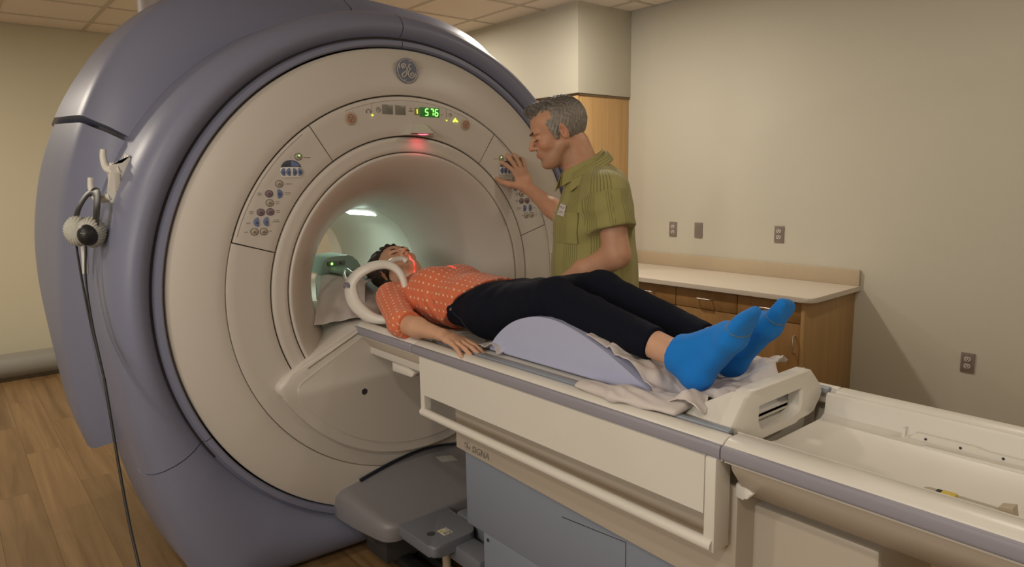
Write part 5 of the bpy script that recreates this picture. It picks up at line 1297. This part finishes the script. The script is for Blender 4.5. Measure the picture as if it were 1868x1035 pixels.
# crumpled sheet under the feet
rs = np.random.RandomState(4)
sh_t = thing('bed_sheet', 'crumpled white cotton sheet under the blue-socked feet', 'sheet', (1.35, 0, .99))
def blob_noise(x, y, f, ph): return math.sin(x * f + 1.7 * math.sin(y * f * .8 + ph)) * math.cos(y * f * 1.1 + 1.3 * math.sin(x * f * .6 + ph * 1.7))
def sheet_z(x, y):
    base = max(wedge_z(x) + .004 if abs(y) < .172 else .988, .988)
    k = .35 if x < 1.22 else 1.0
    n = abs(blob_noise(x, y, 26, .7)) ** 1.0 * .020 + abs(blob_noise(x + .3, y, 47, 2.1)) * .009 + .0035 * blob_noise(x, y, 90, 1.1)
    foot = 1 - .75 * math.exp(-(((x - 1.44) / .055) ** 2)) * (math.exp(-((y + .085) / .06) ** 2) + math.exp(-((y - .085) / .06) ** 2))
    # ridge of gathered cloth in front of the handle and along the far edge
    ridge = .030 * math.exp(-((x - 1.51) / .035) ** 2) * (1 - .5 * math.exp(-(y / .05) ** 2)) + .028 * math.exp(-((y - .19) / .07) ** 2) * (x > 1.2)
    return base + (n * k + ridge) * foot
G2 = []; NU, NVv = 60, 56
for i in range(NU + 1):
    u_ = i / NU; r_ = []
    for j in range(NVv + 1):
        v_ = j / NVv
        xs = 1.140 + .03 * v_ + .006 * math.sin(v_ * 19); xe = 1.552 - .015 * math.sin(v_ * 9) - .075 * max(0, v_ - .7) * 2.4 + .008 * math.sin(v_ * 31)
        x_ = xs + (xe - xs) * u_; yn = -.160 - .062 * min(1, max(0, (x_ - 1.37) / .07)) - .003 * math.sin(x_ * 60); yf = .285 + .012 * math.sin(x_ * 40); y2 = yn + (yf - yn) * v_
        r_.append((x_, y2, sheet_z(x_, y2)))
    G2.append(r_)
sheet_obj('rumpled_cloth', G2, SHEET, sh_t, .003)
# the flap over the near rail: flattened roll with a round end
fops = [('+', eco((1.205, -.238, .998), (1.33, -.240, .998), .030, .036, .010, .012, (0, 1, 0)), 0), ('+', eco((1.33, -.240, .998), (1.50, -.232, .996), .036, .018, .012, .008, (0, 1, 0)), .02), ('+', eco((1.30, -.205, 1.000), (1.50, -.190, 1.004), .014, .030, .008, .012, (0, 1, 0)), .02)]
V2, Q2 = nets(*field(fops, (1.15, -.29, .975), (1.57, -.14, 1.03), .004, lambda P: .0022 * wob(P, 45) + folds(P, (1.36, -.235, 1.0), .12, (.2, 1, 0), 190, .0022)))
qobj('folded_flap', smooth_mesh(V2, Q2, 1), Q2, SHEET, sh_t)
# sheet corner showing between the hand and the wedge
G2 = []
for i in range(13):
    u_ = i / 12; G2.append([(.66 + .13 * u_, -.19 + .20 * v_ , .988 + .010 * math.sin(u_ * 7 + v_ * 5) ** 2 + .030 * u_ * (1 - v_) * (u_ < .9)) for v_ in np.linspace(0, 1, 9)])
cs = sheet_obj('cloth_corner', G2, SHEET, sh_t, .002)

# pad and cloth at the head end
hp_ = thing('head_pad', 'white padded head rest inside the bore under the cloth', 'pad', (-.3, 0, .985))
bm = bmesh.new(); prism(bm, rounded([(-.60, .986), (-.05, .986), (-.06, 1.02), (-.20, 1.045), (-.34, 1.10), (-.60, 1.115)], [.004, .01, .02, .03, .03, .02], 5), 'y', -.175, .175, .012, 3); obj('foam_pad', bm, SHEET, hp_, angle=60)
cl = thing('head_cloth', 'white cloth hanging off the table edge inside the bore beside the head', 'cloth', (-.25, -.2, 1.0))
G2 = []; NU = 34
for i in range(NU + 1):
    u_ = i / NU; r_ = []
    for j in range(25):
        v_ = j / 24       # from the top of the pad, over its near edge, down to the shelf of the bore mouth
        T0 = np.array([-.50 + .22 * u_, -.150 + .14 * u_, 1.122 - .006 * u_]); T1 = np.array([-.43 + .22 * u_, -.215 + .095 * u_, 1.124 - .022 * u_]); B0 = np.array([-.075 + .015 * u_, -.418 + .235 * u_, .984 + .010 * u_])
        if v_ < .2: q_ = T0 + (T1 - T0) * (v_ / .2)
        else:
            t_ = (v_ - .2) / .8; q_ = T1 + (B0 - T1) * t_ + np.array([.0, -.012, -.022]) * math.sin(math.pi * t_) * (.4 + .6 * u_) + np.array([.006, -.004, .003]) * math.sin(u_ * 19 + t_ * 2) * t_
        r_.append(tuple(q_))
    G2.append(r_)
sheet_obj('draped_cloth', G2, SHEET, cl, .003)
# pale green connector box
cb_ = thing('coil_connector', 'pale green connector box with a green indicator light inside the bore', 'medical device', (-.50, -.11, 1.12))
bm = bmesh.new(); prism(bm, rounded([(-.205, 1.122), (-.200, 1.176), (-.172, 1.200), (-.075, 1.203), (-.040, 1.188), (-.012, 1.140), (-.012, 1.122)], .012, 3), 'x', -.62, -.448, .010, 3); obj('connector_shell', bm, GREENP, cb_, angle=60)
go = [('+', eco((-.46, -.130, 1.142), (-.38, -.128, 1.134), .052, .026, .017, .012, (0, 1, 0)), 0), ('+', cone((-.38, -.125, 1.134), (-.25, -.095, 1.122), .013, .008), .03)]
V2, Q2 = nets(*field(go, (-.54, -.22, 1.10), (-.20, -.04, 1.18), .004)); qobj('connector_plug', smooth_mesh(V2, Q2, 2), Q2, GREENP, cb_)
bm = bmesh.new(); bx(bm, (-.450, -.180, 1.160), (-.443, -.095, 1.180), .002); obj('indicator_panel', bm, mat('grey_green_panel', (.16, .20, .17), .4), cb_)
bm = bmesh.new(); lathe(bm, [(0, 0), (.003, 0), (.003, .0045), (0, .006)], (-.4432, -.160, 1.170), 'x', 12); obj('indicator_light', bm, GLOW_G, cb_)
bm = bmesh.new(); lathe(bm, [(0, 0), (.003, 0), (.003, .003), (0, .004)], (-.4432, -.118, 1.170), 'x', 12); obj('small_switch', bm, BLACK, cb_)
tub('coil_cable', catmull([(-.37, -.135, 1.142), (-.30, -.17, 1.145), (-.22, -.21, 1.145), (-.15, -.235, 1.13), (-.10, -.25, 1.11)], 6), .006, SHELL2, cb_, 10)

# shoulder coil: white hoop around the near shoulder
sc_ = thing('shoulder_coil', 'white hoop-shaped shoulder coil around the near shoulder of the lying person', 'medical device', (.05, -.2, 1.0))
ring = [(-.062, -.262, 1.118), (-.052, -.238, 1.162), (-.022, -.200, 1.192), (.030, -.172, 1.207), (.085, -.158, 1.205), (.128, -.146, 1.180), (.150, -.140, 1.135), (.155, -.140, 1.085), (.150, -.150, 1.035), (.130, -.185, 1.006), (.090, -.225, 1.004), (.040, -.252, 1.022), (-.020, -.268, 1.060)]
rad = [.030, .026, .022, .019, .017, .0155, .0145, .0135, .0135, .016, .020, .025, .029]; fl2 = [.016, .015, .014, .014, .014, .014, .0135, .0135, .0135, .015, .016, .016, .016]
P = catmull(ring, 6, True); rr_ = [Vector((r, 0, 0)) for r in rad]; RR = [q.x for q in catmull(rr_, 6, True)]; FF = [q.x for q in catmull([Vector((r, 0, 0)) for r in fl2], 6, True)]
bm = bmesh.new(); cen = sum(P, Vector((0, 0, 0))) / len(P); rgs = []; n_ = 16; NP = len(P)
for i in range(NP):
    t_ = (P[(i + 1) % NP] - P[i - 1]).normalized(); rd = P[i] - cen; rd = (rd - t_ * rd.dot(t_)).normalized(); bi = t_.cross(rd)
    rgs.append([bm.verts.new(P[i] + rd * (RR[i] * math.cos(2 * math.pi * k / n_) * (1 if math.cos(2 * math.pi * k / n_) > 0 else .9)) + bi * FF[i] * math.sin(2 * math.pi * k / n_)) for k in range(n_)])
for i in range(NP):
    for k in range(n_): bm.faces.new((rgs[i][k], rgs[i][(k + 1) % n_], rgs[(i + 1) % NP][(k + 1) % n_], rgs[(i + 1) % NP][k]))
obj('hoop', bm, SHELL2, sc_, angle=60)
tub('neck_arm', catmull([(.060, -.150, 1.212), (.045, -.120, 1.222), (.045, -.085, 1.224), (.060, -.070, 1.214)], 6), [.012] * 19, SHELL2, sc_, 10, flat=[.018] * 19)
tub('base_arm', catmull([(-.04, -.262, 1.07), (-.01, -.262, 1.03), (.04, -.24, 1.00), (.10, -.20, .998)], 6), [.020] * 19, SHELL2, sc_, 12, flat=[.014] * 19)
bd = badge(0, 0, 0, .0175, 'y-', sc_, (BADGE, SILVER), th=.002)
for o_ in [bd] + list(bd.children):
    o_.data.transform(Matrix.Translation((-.064, -.2790, 1.122)) @ Matrix.Rotation(R(20), 4, 'Z'))

# headphones on the hook ------------------------------------------------
hp2 = thing('headphones', 'black headphones with white cloth ear covers hanging from the hook', 'headphones', (-.23, -1.13, 1.39))
bandc = catmull([(-.240, -1.150, 1.425), (-.245, -1.135, 1.465), (-.245, -1.110, 1.503), (-.225, -1.090, 1.517), (-.190, -1.088, 1.505), (-.145, -1.100, 1.460), (-.128, -1.112, 1.405)], 6)
tub('headband', bandc, [.0035] * len(bandc), BLACK, hp2, 10, flat=[.0155] * len(bandc))
for (c_, dr) in (((-.240, -1.143, 1.388), -1), ((-.150, -1.121, 1.386), 1)):
    ax_ = np.array([.80 * dr, -.60 * dr * .6, .0]); ax_ = np.array([.86, -.5, 0]) * dr; ax_ /= np.linalg.norm(ax_)
    frc = fr_axes(c_, ax_, (0, 0, 1))
    def cdisp(P, frc=frc):
        p = frc.inv(P); a = np.arctan2(p[:, 2], p[:, 1]); return .0022 * np.sin(a * 26 + 2 * np.sin(p[:, 0] * 60)) * np.clip(np.hypot(p[:, 1], p[:, 2]) / .04, 0, 1) + .001 * wob(P, 120)
    co = [('+', eco((-.010, 0, 0), (.004, 0, 0), .040, .038, .050, .047, (0, 1, 0), frc), 0)]
    V2, Q2 = nets(*field(co, np.array(c_) - .08, np.array(c_) + .08, .0028, cdisp)); cv = qobj('ear_cover', smooth_mesh(V2, Q2, 1), Q2, mat('white_cloth_cover', (.50, .50, .44), .85) if 'white_cloth_cover' not in MAT else MAT['white_cloth_cover'], hp2)
    co = [('+', eco((.024, 0, -.006), (.034, 0, -.006), .030, .028, .036, .034, (0, 1, 0), frc), 0)]
    V2, Q2 = nets(*field(co, np.array(c_) - .09, np.array(c_) + .09, .0028)); qobj('ear_cup', smooth_mesh(V2, Q2, 1), Q2, BLACK, hp2)
    if dr > 0:
        q0 = frc.pt((.0635, -.008, .002)); q1 = frc.pt((.0635, .008, .000)); tub('cup_mark', [tuple(q0), tuple(q1)], .0018, PRINT, hp2, 6)
cA = catmull([(-.245, -1.155, 1.345), (-.185, -1.158, 1.24), (-.10, -1.16, 1.12), (-.01, -1.16, 1.02), (.061, -1.160, .951)], 6)
cB = catmull([(-.155, -1.14, 1.345), (-.120, -1.155, 1.24), (-.06, -1.16, 1.12), (.0, -1.16, 1.03), (.061, -1.160, .951)], 6)
cC = catmull([(.061, -1.160, .951), (.100, -1.160, .84), (.147, -1.160, .712), (.224, -1.160, .548), (.314, -1.16, .439), (.47, -1.16, .25), (.66, -1.17, .06), (.76, -1.18, .006), (1.0, -1.24, .006), (1.5, -1.6, .006)], 6)
for c_ in (cA, cB): tub('cord', c_, .0035, CORD, hp2, 8)
tub('cord', cC, .0042, CORD, hp2, 8)

# the scanner's red alignment laser: a real spot lamp in the laser housing whose beam is narrowed to two thin sheets
ld = bpy.data.lights.new('laser_beam', 'SPOT'); ld.energy = 130; ld.color = (1, .03, .06); ld.spot_size = R(38); ld.spot_blend = .1; ld.shadow_soft_size = .0005
lo = bpy.data.objects.new('laser_beam', ld); link(lo); lo.location = (.060, .033, 1.706)
aim = Vector((.115, .0, 1.2)) - lo.location; zax = -aim.normalized(); xax = Vector((1, 0, 0)); yax = zax.cross(xax).normalized(); xax = yax.cross(zax)
lo.matrix_world = Matrix.Translation(lo.location) @ Matrix((xax, yax, zax)).transposed().to_4x4()
ld.use_nodes = True; nt = ld.node_tree; N, L = nt.nodes, nt.links; em = N['Emission']
g = N.new('ShaderNodeNewGeometry'); dp = N.new('ShaderNodeVectorMath'); dp.operation = 'DOT_PRODUCT'; dp.inputs[1].default_value = yax; L.new(g.outputs['Incoming'], dp.inputs[0])
ab = mathn(N, L, 'ABSOLUTE', dp.outputs['Value']); lt = mathn(N, L, 'LESS_THAN', ab, .0042); L.new(lt, em.inputs['Strength'])
